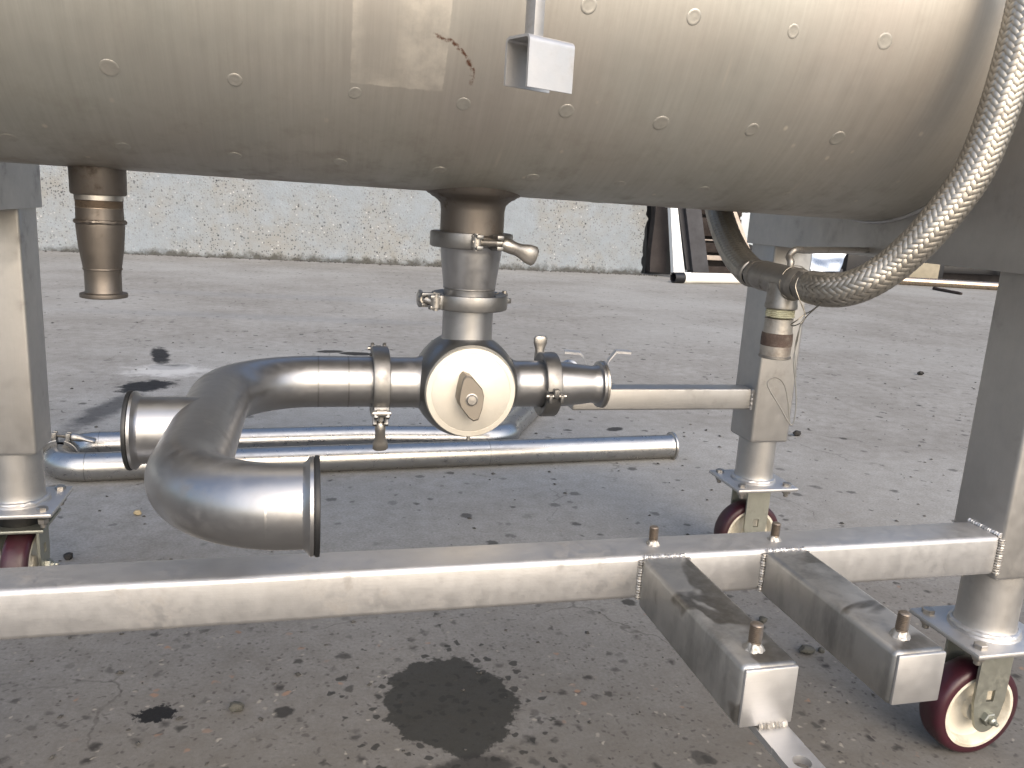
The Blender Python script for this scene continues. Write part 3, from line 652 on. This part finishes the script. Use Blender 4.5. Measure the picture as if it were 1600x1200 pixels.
# cone reducer between the two upper clamps
t = thing('cone_reducer', (AX, TY, .852), 'tapered steel reducer standing between two clamps below the tank', 'pipe')
obj('cone', MB().lathe([(.050, .957), (.0765, .957), (.0765, .9525), (.064, .949), (.0615, .945), (.0612, .935), (.0530, .868), (.0518, .862), (.0518, .849), (.054, .846), (.066, .8435), (.066, .8395), (.046, .8395)], (AX, TY, 0), ZA, n=60), 'pipe', t, 32)
obj('weld_seam', MB().lathe([(.0523+.0008*math.cos(a), .864+.0016*math.sin(a)) for a in np.linspace(0, 2*PI, 8, endpoint=False)], (AX, TY, 0), ZA, n=60, closed=True), 'clamp', t)

# three-way ball valve
VX = .319
t = thing('ball_valve', (VX, TY, .56), 'three-way ball valve with a big pale round cap and diamond handle', 'valve')
vb = [(0, 1.715), (.06, 1.715), (.082, 1.705), (.098, 1.685), (.1065, 1.655), (.1085, 1.62), (.1065, 1.59), (.1005, 1.568), (.0945, 1.556), (.0925, 1.5535), (0, 1.5535)]
obj('body', MB().lathe([(r_, y_) for r_, y_ in vb], (VX, 0, ZV-.002), YA, n=72), 'valve', t, 28)
obj('cap', MB().lathe([(0, 1.552), (.0905, 1.552), (.0915, 1.5505), (.0915, 1.542), (.0895, 1.5385), (.080, 1.5375), (.0795, 1.5380), (.0785, 1.5375), (0, 1.5370)], (VX-.002, 0, ZV-.003), YA, n=80), 'cap', t, 30)
pr = .0515
obj('port', MB().lathe([(pr+.006, .748), (pr+.001, .757), (pr, .765), (pr, .826), (pr+.002, .829), (.066, .8315), (.066, .8375), (.046, .8375)], (VX, TY, 0), ZA, n=56), 'pipe', t, 32)
obj('port', MB().lathe([(pr+.005, .228), (pr+.001, .220), (pr, .212), (pr, .152), (pr+.002, .149), (.0635, .1475), (.0635, .1445), (.046, .1445)], (0, TY, ZV), XA, n=56), 'pipe', t, 32)
obj('port', MB().lathe([(pr+.003, .415), (pr-.001, .423), (pr-.0025, .43), (pr-.0025, .487), (pr, .490), (.0605, .4925), (.0605, .4955), (.044, .4955)], (0, TY, ZV-.002), XA, n=56), 'pipe', t, 32)
# diamond handle: corners read on the plane of its face
HP = [onY(x, y, 1.497) for x, y in ((729, 586.5), (739, 590), (754, 608), (757, 620), (754, 640), (748, 657), (740, 659), (733, 654), (720, 637), (717, 627), (719, 612), (724, 592))]
n = len(HP); ctr = sum(HP)/n
hm = MB(); A_ = [ctr+(p-ctr)*.93 for p in HP]; B_ = [p+V3(0, .003, 0) for p in HP]; C_ = [p+V3(0, .0402, 0) for p in HP]
hm.add(A_+B_+C_, [tuple(range(n))]+[(i, (i+1) % n, n+(i+1) % n, n+i) for i in range(n)]+[(n+i, n+(i+1) % n, 2*n+(i+1) % n, 2*n+i) for i in range(n)])
hd = obj('handle', hm, plain('worn_handle_casting', '#918a80', .5, .15, 12, .06, .85), t, 30)
hc = onY(737, 625, 1.4965)
obj('handle_screw', MB().lathe([(.0125, -.004), (.0125, .0005), (.0108, .001), (.0108, -.0015), (.0100, -.0015), (.0100, .004), (.0085, .0055), (0, .006)], hc, (0, -1, 0), n=30), 'bolt', hd, 30)
obj('drip_pin', MB().lathe([(0, -.006), (.004, -.006), (.004, .008), (0, .008)], (VX-.002, 1.548, ZV-.097), ZA, 12), 'bolt', t)

# right-hand taper with a blank flanged end
t = thing('taper_spool', (.565, TY, .60), 'short tapered spool with flanged open end right of the valve', 'pipe')
obj('taper', MB().lathe([(.044, .4985), (.0605, .4985), (.0605, .5015), (.0505, .504), (.0495, .508), (.0490, .52), (.0415, .588), (.0405, .594), (.0405, .606), (.0425, .610), (.0500, .6125), (.0505, .6175), (.0500, .6190), (.038, .6195), (.038, .55), (0, .55)], (0, TY, ZV-.003), XA, n=56), 'pipe', t, 30)
obj('end_face', MB().lathe([(.0497, .6188), (.0515, .6192), (.0515, .6240), (.0505, .6250), (.0385, .6250), (.0385, .6188)], (0, TY, ZV-.003), XA, n=56, closed=True), 'bolt', t, 30)

# double-elbow pipe with a side branch, clamped to the valve's left port
UX, Y2, PR = -.150, .942, .0512
t = thing('elbow_pipe', (UX, 1.28, .60), 'big U-shaped pipe with flanged branch clamped left of the valve', 'pipe')
path = [V3(.138, TY, ZV+.0015), V3(.06, TY, ZV+.0015)]+arc((UX+.172, TY-.172, ZV+.0015), (0, 1, 0), (-1, 0, 0), .172, 44)+[V3(UX, 1.38, ZV+.0015), V3(UX, 1.28, ZV+.0015), V3(UX, 1.18, ZV+.0015)]+arc((-.012, Y2+.138, ZV+.0015), (-1, 0, 0), (0, -1, 0), .138, 40)
path += [V3(-.004, Y2, ZV+.0015), V3(.004, Y2, ZV+.0015)]
obj('pipe', MB().sweep(path, PR, 40, False), 'pipe', t)
obj('start_ferrule', MB().lathe([(PR, .128), (PR+.003, .131), (.0635, .1345), (.0635, .1405), (.046, .1405)], (0, TY, ZV+.0015), XA, n=48), 'pipe', t, 30)
obj('branch', MB().lathe([(PR-.0015, -.140), (PR-.0004, -.160), (PR, -.180), (PR, -.204), (PR, -.246), (PR+.003, -.249)], (0, 1.28, ZV+.0015), XA, n=48), 'pipe', t)
def flange(par, y, x, s):
    f = obj('flange', MB().lathe([(PR-.0008, x-s*.010), (PR+.0005, x-s*.007), (PR+.003, x-s*.004), (.0585, x-s*.001), (.0595, x), (.0595, x+s*.004), (.0585, x+s*.0052), (.0485, x+s*.0052), (.0485, x-s*.05), (0, x-s*.05)], (0, y, ZV+.0015), XA, n=56), 'pipe', par, 30)
    obj('gasket', MB().lathe([(.0600, x+s*.0054), (.0608, x+s*.0080), (.0600, x+s*.0110), (.0560, x+s*.0115), (.0485, x+s*.0105), (.0485, x+s*.0054)], (0, y, ZV+.0015), XA, n=56, closed=True), 'rubber', f, 40)
flange(t, 1.28, -.2495, -1); flange(t, Y2, .004, 1)
def seam(par, o, ax, r, sd): obj('weld_seam', jitter(MB().lathe([(r+.0003*math.cos(a), .0018*math.sin(a)) for a in np.linspace(0, 2*PI, 6, endpoint=False)], o, ax, n=60, closed=True), .0003, 120, sd), 'valve', par)
seam(t, (.022, TY, ZV+.0015), XA, PR, 1); seam(t, (.08, TY, ZV+.0015), XA, PR, 2)

# braided hoses ------------------------------------------------------
def braid(path, R, pitch, ncar=16, wide=.0086, lift=.0011):
    pts = [np.array(p) for p in path]; seg = [np.linalg.norm(pts[i+1]-pts[i]) for i in range(len(pts)-1)]; S = np.concatenate([[0], np.cumsum(seg)]); L_ = S[-1]
    T = [nrm(pts[min(i+1, len(pts)-1)]-pts[max(i-1, 0)]) for i in range(len(pts))]; U = []; u = V3(0, 0, 1) if abs(T[0][2]) < .9 else V3(1, 0, 0)
    for i in range(len(pts)): u = nrm(u-T[i]*(u@T[i])); U.append(u)
    P = np.array(pts); T = np.array(T); U = np.array(U)
    def samp(s):
        i = min(max(np.searchsorted(S, s)-1, 0), len(pts)-2); f = (s-S[i])/(S[i+1]-S[i]); f = min(max(f, 0), 1)
        t_ = nrm(T[i]*(1-f)+T[i+1]*f); u_ = U[i]*(1-f)+U[i+1]*f; u_ = nrm(u_-t_*(u_@t_)); return P[i]*(1-f)+P[i+1]*f, t_, u_, np.cross(t_, u_)
    ds = pitch/ncar/4.0; n = int(L_/ds); fr = [samp(k*L_/n) for k in range(n+1)]; mb = MB()
    for hand in (1, -1):
        for c in range(ncar):
            vs = []
            for k in range(n+1):
                s = k*L_/n; o, t_, u_, v_ = fr[k]; ph = hand*2*PI*s/pitch+2*PI*c/ncar
                x = 2*ncar*s/pitch                             # crossings met so far: two over, two under
                w = hand*max(-1, min(1, 1.5*math.sin(PI/2*(hand*x+2*c)+PI/4)))
                d = u_*math.cos(ph)+v_*math.sin(ph); side = -u_*math.sin(ph)+v_*math.cos(ph)
                tang = nrm(t_+side*hand*2*PI*R/pitch); wid = np.cross(d, tang); r = R+lift*w
                for q, dr in ((-.5, -.0006), (-.2, .0003), (.2, .0003), (.5, -.0006)): vs.append(o+d*(r+dr)+wid*wide*q)
            mb.add(vs, [(k*4+j, k*4+j+1, k*4+4+j+1, k*4+4+j) for k in range(n) for j in range(3)])
    return mb
def hose(path, R, label, lo, hi):
    p = spline(path, 10); A = np.array(p)
    t = thing('braided_hose', (A[:, 0].mean(), A[:, 1].mean(), A[:, 2].min()), label, 'hose', 'steel braided hoses')
    obj('core', MB().sweep(p, R-.0022, 28), 'dark', t)
    b = obj('braid', braid(p, R, .175), 'braidmat', t, 70); b['kind'] = 'stuff'
    return t, p
M['braidmat'] = steel('braided_wire_steel', '#aca79e', .46, (2, 2, 2), .35, '#4d4233', bumps=.1, sc=2)
HR = .0300
E1 = at(1264, 448, 1.53); E2 = at(1179, 427, 1.705)
h1 = [E1+(E1-TEE)*.1, at(1290, 453, 1.485), at(1320, 452, 1.455), at(1355, 440, 1.43), at(1397, 413, 1.41), at(1450, 363, 1.38), at(1513, 282, 1.35), at(1549, 204, 1.33), at(1578, 115, 1.31), at(1604, 15, 1.29), at(1622, -90, 1.28), at(1632, -200, 1.28)]
T1, P1 = hose(h1, HR, 'large braided steel hose curving up along the right end of the tank', 0, 1)
h2 = [E2+(E2-TEE)*.1, at(1166, 418, 1.75), at(1150, 398, 1.80), at(1135, 367, 1.87), at(1122, 325, 1.95), at(1112, 270, 2.06), at(1106, 200, 2.22), at(1103, 120, 2.36)]
T2, P2 = hose(h2, HR, 'braided steel hose going up behind the tank from the left of the tee', 0, 1)
for T_, P_, sgn in ((T1, P1, 1), (T2, P2, -1)):
    d = nrm(P_[1]-P_[0])
    obj('collar', MB().lathe([(.0255, -.012), (.029, -.010), (.0305, -.004), (.0305, .012), (.0295, .016), (.0285, .017)], P_[0], d, n=36), 'tee', T_, 30)

# tee with drop pipe
ad = nrm(E1-E2)
t = thing('pipe_tee', (TEE[0], TEE[1], .78), 'weathered steel tee with stained drop pipe joining the two braided hoses', 'pipe fitting')
LB = np.linalg.norm(E1-E2)
obj('barrel', MB().lathe([(.026, .0), (.029, .003), (.0295, .012), (.0275, .016), (.0305, .030), (.0310, .036), (.0305, .042), (.0300, LB*.5), (.0305, LB-.042), (.0312, LB-.036), (.0305, LB-.030), (.028, LB-.022), (.0, LB-.022)], E2, ad, n=40), 'tee', t, 30)
obj('hex_nipple', MB().lathe([(.0, 0), (.030, 0), (.031, .003), (.031, .015), (.030, .018), (0, .018)], E1-ad*.020, ad, n=6), 'tee', t, 20)
obj('hex_nipple', MB().lathe([(.0, 0), (.029, 0), (.030, .002), (.030, .012), (.029, .014), (0, .014)], E2-ad*.002, ad, n=6), 'tee', t, 20)
dz0 = TEE[2]
obj('socket', MB().lathe([(.0, dz0), (.0305, dz0-.002), (.0305, dz0-.040), (.032, dz0-.044), (.032, dz0-.050), (.030, dz0-.052), (.0, dz0-.052)], (TEE[0], TEE[1], 0), ZA, n=40), 'tee', t, 30)
rg = [(.0, dz0-.052)]
for i in range(5): rg += [(.0285, dz0-.053-i*.0035), (.0270, dz0-.0548-i*.0035)]
obj('thread_sealant', jitter(MB().lathe(rg+[(0, dz0-.073)], (TEE[0], TEE[1], 0), ZA, n=44), .0011, 120, 3), 'tape', t, 50)
obj('drop_pipe', MB().lathe([(.0, dz0-.070), (.0275, dz0-.072), (.0280, dz0-.095), (.0298, dz0-.104), (.0303, dz0-.115), (.0300, dz0-.140), (.0300, dz0-.146)], (TEE[0], TEE[1], 0), ZA, n=40), 'rust', t, 40)
obj('rust_band', jitter(MB().lathe([(.0296, dz0-.1000), (.0302, dz0-.104), (.0307, dz0-.112), (.0307, dz0-.122), (.0303, dz0-.126)], (TEE[0], TEE[1], 0), ZA, n=60), .0004, 200, 3), plain('brown_rust', '#5b4c44', .7, .5, 60, .6, .2, dirt='#8d8378'), t, 60)
obj('end_lip', MB().lathe([(.0300, dz0-.1455), (.0320, dz0-.1475), (.0320, dz0-.1500), (.0300, dz0-.1515), (.026, dz0-.1515), (.026, dz0-.12), (0, dz0-.12)], (TEE[0], TEE[1], 0), ZA, n=40), 'tee', t, 30)

# tie wire ------------------------------------------------------------
wd_ = 1.50
def wpath(L, d=None): return [at(x, y, dd) for x, y, dd in L]
ring = [E1-ad*.046+(nrm(np.cross(ad, ZA))*math.cos(a)+ZA*math.sin(a))*.0335 for a in np.linspace(.5, .5+1.9*PI, 26)]
t = thing('tie_wire', (TEE[0], TEE[1], .65), 'thin steel tie wire knotted on the tee and hanging in a loop', 'wire')
obj('strand', MB().sweep(spline(ring, 3), .0011, 7), 'wire', t)
obj('strand', MB().sweep(spline(wpath([(1247, 434, 1.49), (1243, 448, 1.485), (1248, 465, 1.485), (1257, 487, 1.49), (1258, 497, 1.49), (1252, 503, 1.49)]), 8), .0011, 7), 'wire', t)
obj('strand', MB().sweep(spline(wpath([(1283, 473, 1.46), (1270, 484, 1.48), (1258, 491, 1.49), (1246, 500, 1.49), (1236, 507, 1.50), (1241, 509, 1.49), (1250, 505, 1.48), (1258, 498, 1.485)]), 8), .0011, 7), 'wire', t)
obj('strand', MB().sweep(spline(wpath([(1281, 476, 1.46), (1268, 487, 1.475), (1260, 495, 1.485), (1252, 507, 1.49)]), 8), .0011, 7), 'wire', t)
obj('strand', MB().sweep(spline(wpath([(1256, 496, 1.49), (1250, 510, 1.49), (1245, 535, 1.50), (1240, 560, 1.50), (1241, 580, 1.50), (1243, 600, 1.50), (1244, 630, 1.50), (1241, 655, 1.50), (1237, 664, 1.50), (1231, 658, 1.50), (1218, 635, 1.50), (1204, 612, 1.50), (1199, 600, 1.50), (1203, 593, 1.50), (1212, 590, 1.50), (1222, 596, 1.50), (1228, 610, 1.50), (1232, 635, 1.50), (1234, 661, 1.50)]), 10), .0011, 7), 'wire', t)
obj('strand', MB().sweep(spline(wpath([(1255, 500, 1.487), (1247, 520, 1.49), (1242, 545, 1.495), (1243, 575, 1.495), (1244, 590, 1.495)]), 8), .0009, 7), 'wire', t)

# pipes lying on the ground -----------------------------------------
FR = .0505
FA = onZ(1050, 697, FR); FB = onZ(150, 729, FR); fd = nrm(FB-FA); fp = V3(-fd[1], fd[0], 0)
if fp[1] < 0: fp = -fp
fr_ = .11; xe = onZ(66, 718, FR)
Lf = (xe-FA)@fd - FR; corner = FA+fd*(Lf-0)
t = thing('floor_pipe', ((FA+FB)/2*V3(1, 1, 0)), 'long straight steel pipe lying nearest on the ground behind the trolley legs', 'pipe', 'loose pipes on the ground')
p = [FA, FA+fd*.4, FA+fd*1.2, corner-fd*fr_]+arc(corner-fd*fr_+fp*fr_, -fp, fd, fr_, 12)[1:]+[corner+fp*(fr_+.01)]
obj('pipe', MB().sweep(p, FR, 36, False), 'shiny', t)
obj('end_ferrule', MB().lathe([(FR, -.02), (FR+.002, -.010), (.062, -.007), (.063, -.002), (.062, .001), (.048, .001), (.048, -.06), (0, -.06)], FA, -fd, n=44), 'shiny', t, 30)
seam(t, corner-fd*fr_, fd, FR, 5); seam(t, FA+fd*.83, fd, FR, 6)
GP = onZ(640, 681, FR); gy = (GP-FA)@fp; c2 = corner+fp*gy
t = thing('floor_pipe', (GP*V3(1, 1, 0)), 'cranked steel pipe lying behind the long straight floor pipe', 'pipe', 'loose pipes on the ground')
Q1 = onZ(782, 683, FR); Q2 = onZ(822, 645, FR); Q3 = onZ(890, 577, FR)
p = [corner+fp*(gy-fr_-.012)]+[x for x in arc(c2-fd*fr_-fp*fr_, fd, fp, fr_, 12)]+[c2-fd*.6, c2-fd*1.1]+spline([Q1-nrm(Q1-c2)*.14, Q1-nrm(Q1-c2)*.05, Q1+nrm(Q2-Q1)*.05+nrm(Q1-c2)*.012, Q1+nrm(Q2-Q1)*.16], 6)+[Q2, Q3]
obj('pipe', MB().sweep(p, FR, 36, False), 'shiny', t)
obj('end_ferrule', MB().lathe([(FR, -.02), (.062, -.007), (.063, -.002), (.062, .001), (.048, .001), (.048, -.06), (0, -.06)], Q3, nrm(Q3-Q2), n=44), 'shiny', t, 30)
seam(t, c2-fd*fr_, fd, FR, 7); seam(t, Q1+nrm(Q2-Q1)*.17, nrm(Q2-Q1), FR, 8)
cm = (corner+fp*(fr_+.01)+corner+fp*(gy-fr_-.012))/2
clamp(cm, fp, V3(.12, 0, 1), .068, .049, .036, 'hinged clamp joining the two pipes that lie on the ground', wing=-1 if frame_m(cm, fp, V3(.12, 0, 1))[0][1] < 0 else 1, wing_tilt=0, wing_out=-.1)
# bent strap bracket on the ground
def strap(pts, w, th=.006):
    mb = MB(); vs = []; fs = []; n = len(pts); wv = V3(.25, .97, 0)*w/2
    for p_ in pts:
        p_ = np.array(p_); vs += [p_-wv, p_+wv, p_+wv+V3(0, 0, th), p_-wv+V3(0, 0, th)]
    for i in range(n-1):
        for k in range(4): fs.append((i*4+k, i*4+(k+1) % 4, i*4+4+(k+1) % 4, i*4+4+k))
    fs += [(0, 1, 2, 3), ((n-1)*4, (n-1)*4+1, (n-1)*4+2, (n-1)*4+3)]
    return mb.add(vs, fs)
SD = (onZ(933, 632, 0)-CAM)@FW
pts = [at(x, y, SD) for x, y in ((882, 551), (906, 553), (912, 560), (922, 590), (927, 625), (931, 629), (936, 629), (939, 625), (941, 592), (950, 565), (962, 550.5), (985, 552))]
t = thing('strap_bracket', tuple(pts[4]*V3(1, 1, 0)), 'bent steel strap bracket with two turned-out tabs beyond the valve', 'bracket')
obj('strap', strap(pts, .07, .012), 'frame', t, 25)
# ================================================================== YARD CLUTTER BEHIND
def board(name, tl, tr, br_, bl, Y, th, mat, label, cat, group=None, wavy=0.0, extra=.9, lean=.0):
    """upright slab traced on a plane at distance Y, thick th, foot on the ground; carried on above the tank's lower edge"""
    a, b_, c_, d = [onY(x, y, Y) for x, y in (tl, tr, br_, bl)]
    c_[2] = d[2] = max(0.0, min(c_[2], d[2])) if abs(c_[2]) < .25 else min(c_[2], d[2])
    a = d+(a-d)*(1+extra/np.linalg.norm(a-d)); b_ = c_+(b_-c_)*(1+extra/np.linalg.norm(b_-c_))
    mb = MB(); vs = []; n = 12
    for k in range(n+1):
        f = k/n; l = d*(1-f)+a*f; r_ = c_*(1-f)+b_*f; wv = wavy*math.sin(f*7+tl[0])
        yb = V3(0, lean*(l[2]), 0)
        for q, yo in ((l, 0), (r_, 0), (r_, th), (l, th)): vs.append(q+yb+V3(wv, yo, 0))
    fs = [(k*4+j, k*4+(j+1) % 4, k*4+4+(j+1) % 4, k*4+4+j) for k in range(n) for j in range(4)]+[(0, 1, 2, 3), tuple(n*4+j for j in range(4))]
    o = obj(name, mb.add(vs, fs), mat, None, 30); return tag(o, label, cat, group)
board('dark_panel', (1012, 324), (1047, 326), (1046, 436), (1006, 434), 13.15, .25, 'blackplastic', 'black recess board standing directly beside the end of the concrete wall', 'board', wavy=.02)
board('brown_roll', (1022, 324), (1049, 326), (1042, 426), (1018, 424), 12.75, .18, 'brown', 'dark brown padded panel leaning next to the concrete wall end', 'panel', wavy=.03)
t_ = board('white_post', (1048, 324), (1059, 326), (1070, 425), (1053, 426), 12.45, .12, 'white', 'white painted metal post leaning between the brown panel and charcoal boards', 'post')
board('charcoal_board', (1060, 326), (1071, 327), (1083, 422), (1073, 422), 12.6, .07, 'slate', 'narrow charcoal board leaning right against the white post', 'board', 'leaning charcoal boards')
board('charcoal_board', (1072, 327), (1096, 329), (1108, 425), (1083, 425), 12.5, .09, 'slate', 'broad charcoal board leaning left of the far braided hose', 'board', 'leaning charcoal boards')
# slatted dark crate behind the hose
cA = onY(1086, 426, 13.0); cB = onY(1150, 428, 13.0); cx = (cA[0]+cB[0])/2; wdt = (cB[0]-cA[0])
t = thing('slatted_crate', (cx, 13.0, 0), 'dark brown slatted timber crate behind the leaning boards', 'crate')
for k, (z, hgt, m_) in enumerate(((.10, .18, 'crate'), (.33, .09, 'palewood'), (.50, .17, 'crate'), (.63, .03, 'palewood'), (.85, .32, 'crate'), (1.2, .3, 'crate'))):
    obj('slat', MB().box((cx, 13.0+.01*k, z), (wdt, .05, hgt-.01), bevel=.006), m_, t)
for s in (-1, 1): obj('corner_post', MB().box((cx+s*wdt*.46, 13.12, .75), (.08, .08, 1.5), bevel=.006), 'crate', t)
obj('back_board', MB().box((cx, 13.3, .75), (wdt, .03, 1.5), bevel=.005), 'brown', t)
# white plastic pipe with a black coupling
pr_ = .082; pa = onZ(1066, 434, pr_); pb = onZ(1185, 436, pr_); pd = nrm(pb-pa)
t = thing('plastic_pipe', tuple(pa*V3(1, 1, 0)), 'white plastic pipe with a black end lying in front of the leaning boards', 'pipe')
obj('pipe', MB().sweep([pa, pb, pb+pd*1.0], pr_, 30), 'pvc', t)
obj('socket', MB().lathe([(pr_, 0), (pr_+.006, .002), (pr_+.006, .13), (pr_, .134)], pa+pd*.02, pd, n=30), 'pvc', t, 30)
obj('coupling', MB().lathe([(pr_-.016, .02), (pr_-.016, -.17), (pr_-.002, -.17), (pr_+.001, -.165), (pr_+.001, .012), (pr_-.016, .02)], pa, pd, n=30), 'blackplastic', t, 30)
# pale leaning plank, round black thing, light sheet beyond
t_ = board('pale_plank', (1141, 333), (1152, 333), (1177, 403), (1166, 402), 12.4, .12, 'palewood', 'pale timber plank leaning right of the far braided hose', 'plank')
bo = onY(1172, 389, 13.2)
t = thing('black_drum', (bo[0], 13.2, 0), 'black round-ended drum half hidden behind the far right leg', 'drum')
obj('shell', MB().lathe([(0, -.25), (.065, -.25), (.075, -.24), (.075, .3), (0, .3)], (bo[0], 13.2, bo[2]), (-.5, -1, 0), 28), 'blackplastic', t, 30)
obj('stand', MB().box((bo[0], 13.2, (bo[2]-.075)/2), (.1, .2, bo[2]-.076), bevel=.01), 'building', t)
# crumpled galvanised sheet and dark wedge seen below the saddle
sa, sb, sc_, sdd = [onY(x, y, 12.2) for x, y in ((1268, 385), (1345, 385), (1312, 424), (1268, 424))]
mb = MB(); vs = []; n = 14
for i in range(n+1):
    for k in range(n+1):
        f, g_ = i/n, k/n; q_ = (sdd*(1-f)+sc_*f)*(1-g_)+(sa*(1-f)+sb*f)*g_; q_[2] = max(.02, q_[2])
        vs.append(q_+V3(0, .05*noise.noise(Vector((f*3, g_*3, 1)))+.3*g_, 0))
mb.add(vs+[v_+V3(0, .012, 0) for v_ in vs], [(i*(n+1)+k, (i+1)*(n+1)+k, (i+1)*(n+1)+k+1, i*(n+1)+k+1) for i in range(n) for k in range(n)]+[((n+1)**2+i*(n+1)+k, (n+1)**2+(i+1)*(n+1)+k, (n+1)**2+(i+1)*(n+1)+k+1, (n+1)**2+i*(n+1)+k+1) for i in range(n) for k in range(n)])
tag(obj('metal_sheet', mb, 'galv', None, 60), 'crumpled bluish metal sheet seen below the right saddle', 'sheet')
sp_ = onY(1295, 424, 12.3)
tag(obj('sheet_prop', MB().box((sp_[0], 12.35, sp_[2]/2+.02), (.55, .1, max(.1, sp_[2]+.06)), bevel=.01), 'slate', None), 'low dark block propping the crumpled metal sheet', 'block')
bx_ = onY(1345, 415, 12.6)
tag(obj('black_bin', MB().box((bx_[0]+.2, 12.9, .45), (.9, .5, .9), bevel=.03), 'blackplastic', None), 'black bin beside the crumpled metal sheet', 'bin')
# beige block, black frame and steel tube on the ground at the right
k1, k2 = onY(1425, 408, 13.0), onY(1466, 434, 13.0)
tag(obj('beige_block', MB().box(((k1[0]+k2[0])/2, 13.15, (k1[2]+.3)/2), (k2[0]-k1[0], .3, k1[2]+.3), bevel=.012), 'beigeblock', None), 'beige concrete block behind the hose and steel tube', 'block')
k1, k2 = onY(1466, 416, 13.1), onY(1640, 436, 13.1)
t = thing('metal_rack', ((k1[0]+k2[0])/2, 13.2, 0), 'low black metal rack behind the steel tube at the right', 'rack')
cxx = (k1[0]+k2[0])/2; ww = k2[0]-k1[0]
obj('rail', MB().box((cxx, 13.2, .52), (ww, .1, .12), bevel=.01), 'blackplastic', t); obj('rail', MB().box((cxx, 13.35, .30), (ww, .08, .16), bevel=.01), 'blackplastic', t)
obj('rail', MB().box((cxx, 13.25, .405), (ww, .04, .025), bevel=.005), 'galv', t)
for f in (-.46, .1, .46): obj('upright', MB().box((cxx+ww*f, 13.16, .30), (.14, .05, .58), bevel=.01), 'blackplastic', t)
obj('back_sheet', MB().box((cxx, 13.6, .6), (ww, .03, 1.2), bevel=.004), 'brown', t)
ta, tb_ = onZ(1385, 437, .075), onZ(1640, 452, .075)
t = thing('steel_tube', tuple(ta*V3(1, 1, 0)), 'shiny brown-tinted steel tube lying on the ground far right', 'pipe')
obj('tube', MB().sweep([ta+(tb_-ta)*k/6 for k in range(7)], .075, 28), steel('tube_steel', '#b5a797', .22, (2, 40, 40), .6, '#4b3f33', bumps=.05), t)
s1, s2 = onZ(1459, 451, .02), onZ(1502, 459, .02)
tag(obj('stick', jitter(MB().sweep([s1+(s2-s1)*k/8 for k in range(9)], [.03, .032, .03, .031, .029, .03, .031, .03, .02], 8), .008, 6, 2), 'crate', None), 'dark stick lying in front of the steel tube', 'stick')

# ================================================================== STONES AND GRIT
def pebble(x, y, r, mat, label, sd, flat=.7):
    bm = bmesh.new(); bmesh.ops.create_icosphere(bm, subdivisions=2, radius=1.0); mb = MB(); bm.verts.index_update()
    vs = [np.array(v.co) for v in bm.verts]; fs = [[v.index for v in f.verts] for f in bm.faces]; bm.free()
    rnd = random.Random(sd); e = (rnd.uniform(.8, 1.3), rnd.uniform(.7, 1.0), flat)
    out = []
    for v in vs:
        d = 1+.35*noise.noise(Vector(v)*1.3+Vector((sd, sd*2, 0))); out.append(v*d*np.array(e)*r)
    zm = min(o_[2] for o_ in out); mb.add([o_+V3(x, y, -zm-.001) for o_ in out], fs)
    return tag(obj('stone', mb, mat, None, 28), label, 'stone', 'loose stones on the concrete')
for (px_, py_), r_, m_, lb, sd in (((1192, 972), .012, 'stone', 'small round grey stone between the two stub arms, farthest back', 1), ((1260, 1021), .016, 'stone', 'dark angular stone between the two stub arms, largest there', 2), ((1283, 1019), .010, 'stone', 'small grey stone beside the right stub arm', 3), ((1245, 681), .022, 'darkstone', 'black chip on the ground right of the far right leg', 4), ((1438, 586), .022, 'darkstone', 'dark lump on the open concrete left of the near right leg', 5), ((370, 1110), .013, 'stone', 'blue-grey pebble on the concrete right of the black oil spot', 6), ((215, 805), .013, 'leaf', 'pale pebble on the concrete left of the near elbow', 7), ((107, 874), .014, 'darkstone', 'dark pebble beside the far left caster', 8)):
    q_ = onZ(px_, py_, 0); pebble(q_[0], q_[1], r_, m_, lb, sd)
q_ = onZ(247, 1108, 0)
random.seed(21); mb = MB()
for i in range(1500):
    y = 1.0+abs(random.gauss(0, 1))*4.5; x = random.uniform(-.55, 1.35)*y*.9+random.uniform(-.3, .3); r = random.choice((.0012, .0018, .0025, .004, .006))*random.uniform(.7, 1.3)*(1+.12*y)
    a = random.uniform(0, 6); ca, sa_ = math.cos(a), math.sin(a); e = random.uniform(.5, 1)
    pts = [(x+r*(ca*u_-sa_*v_*e), y+r*(sa_*u_+ca*v_*e), max(.0003, r*.3+r*.45*c_)) for u_, v_, c_ in ((1, .1, 0), (.2, 1, .1), (-1, -.2, 0), (-.1, -1, -.1), (.1, .1, 1))]
    mb.add(pts, [(0, 1, 4), (1, 2, 4), (2, 3, 4), (3, 0, 4)])
tag(obj('grit', mb, 'grit', smooth=False), 'fine dark grit scattered over the concrete yard', 'grit', kind='stuff')
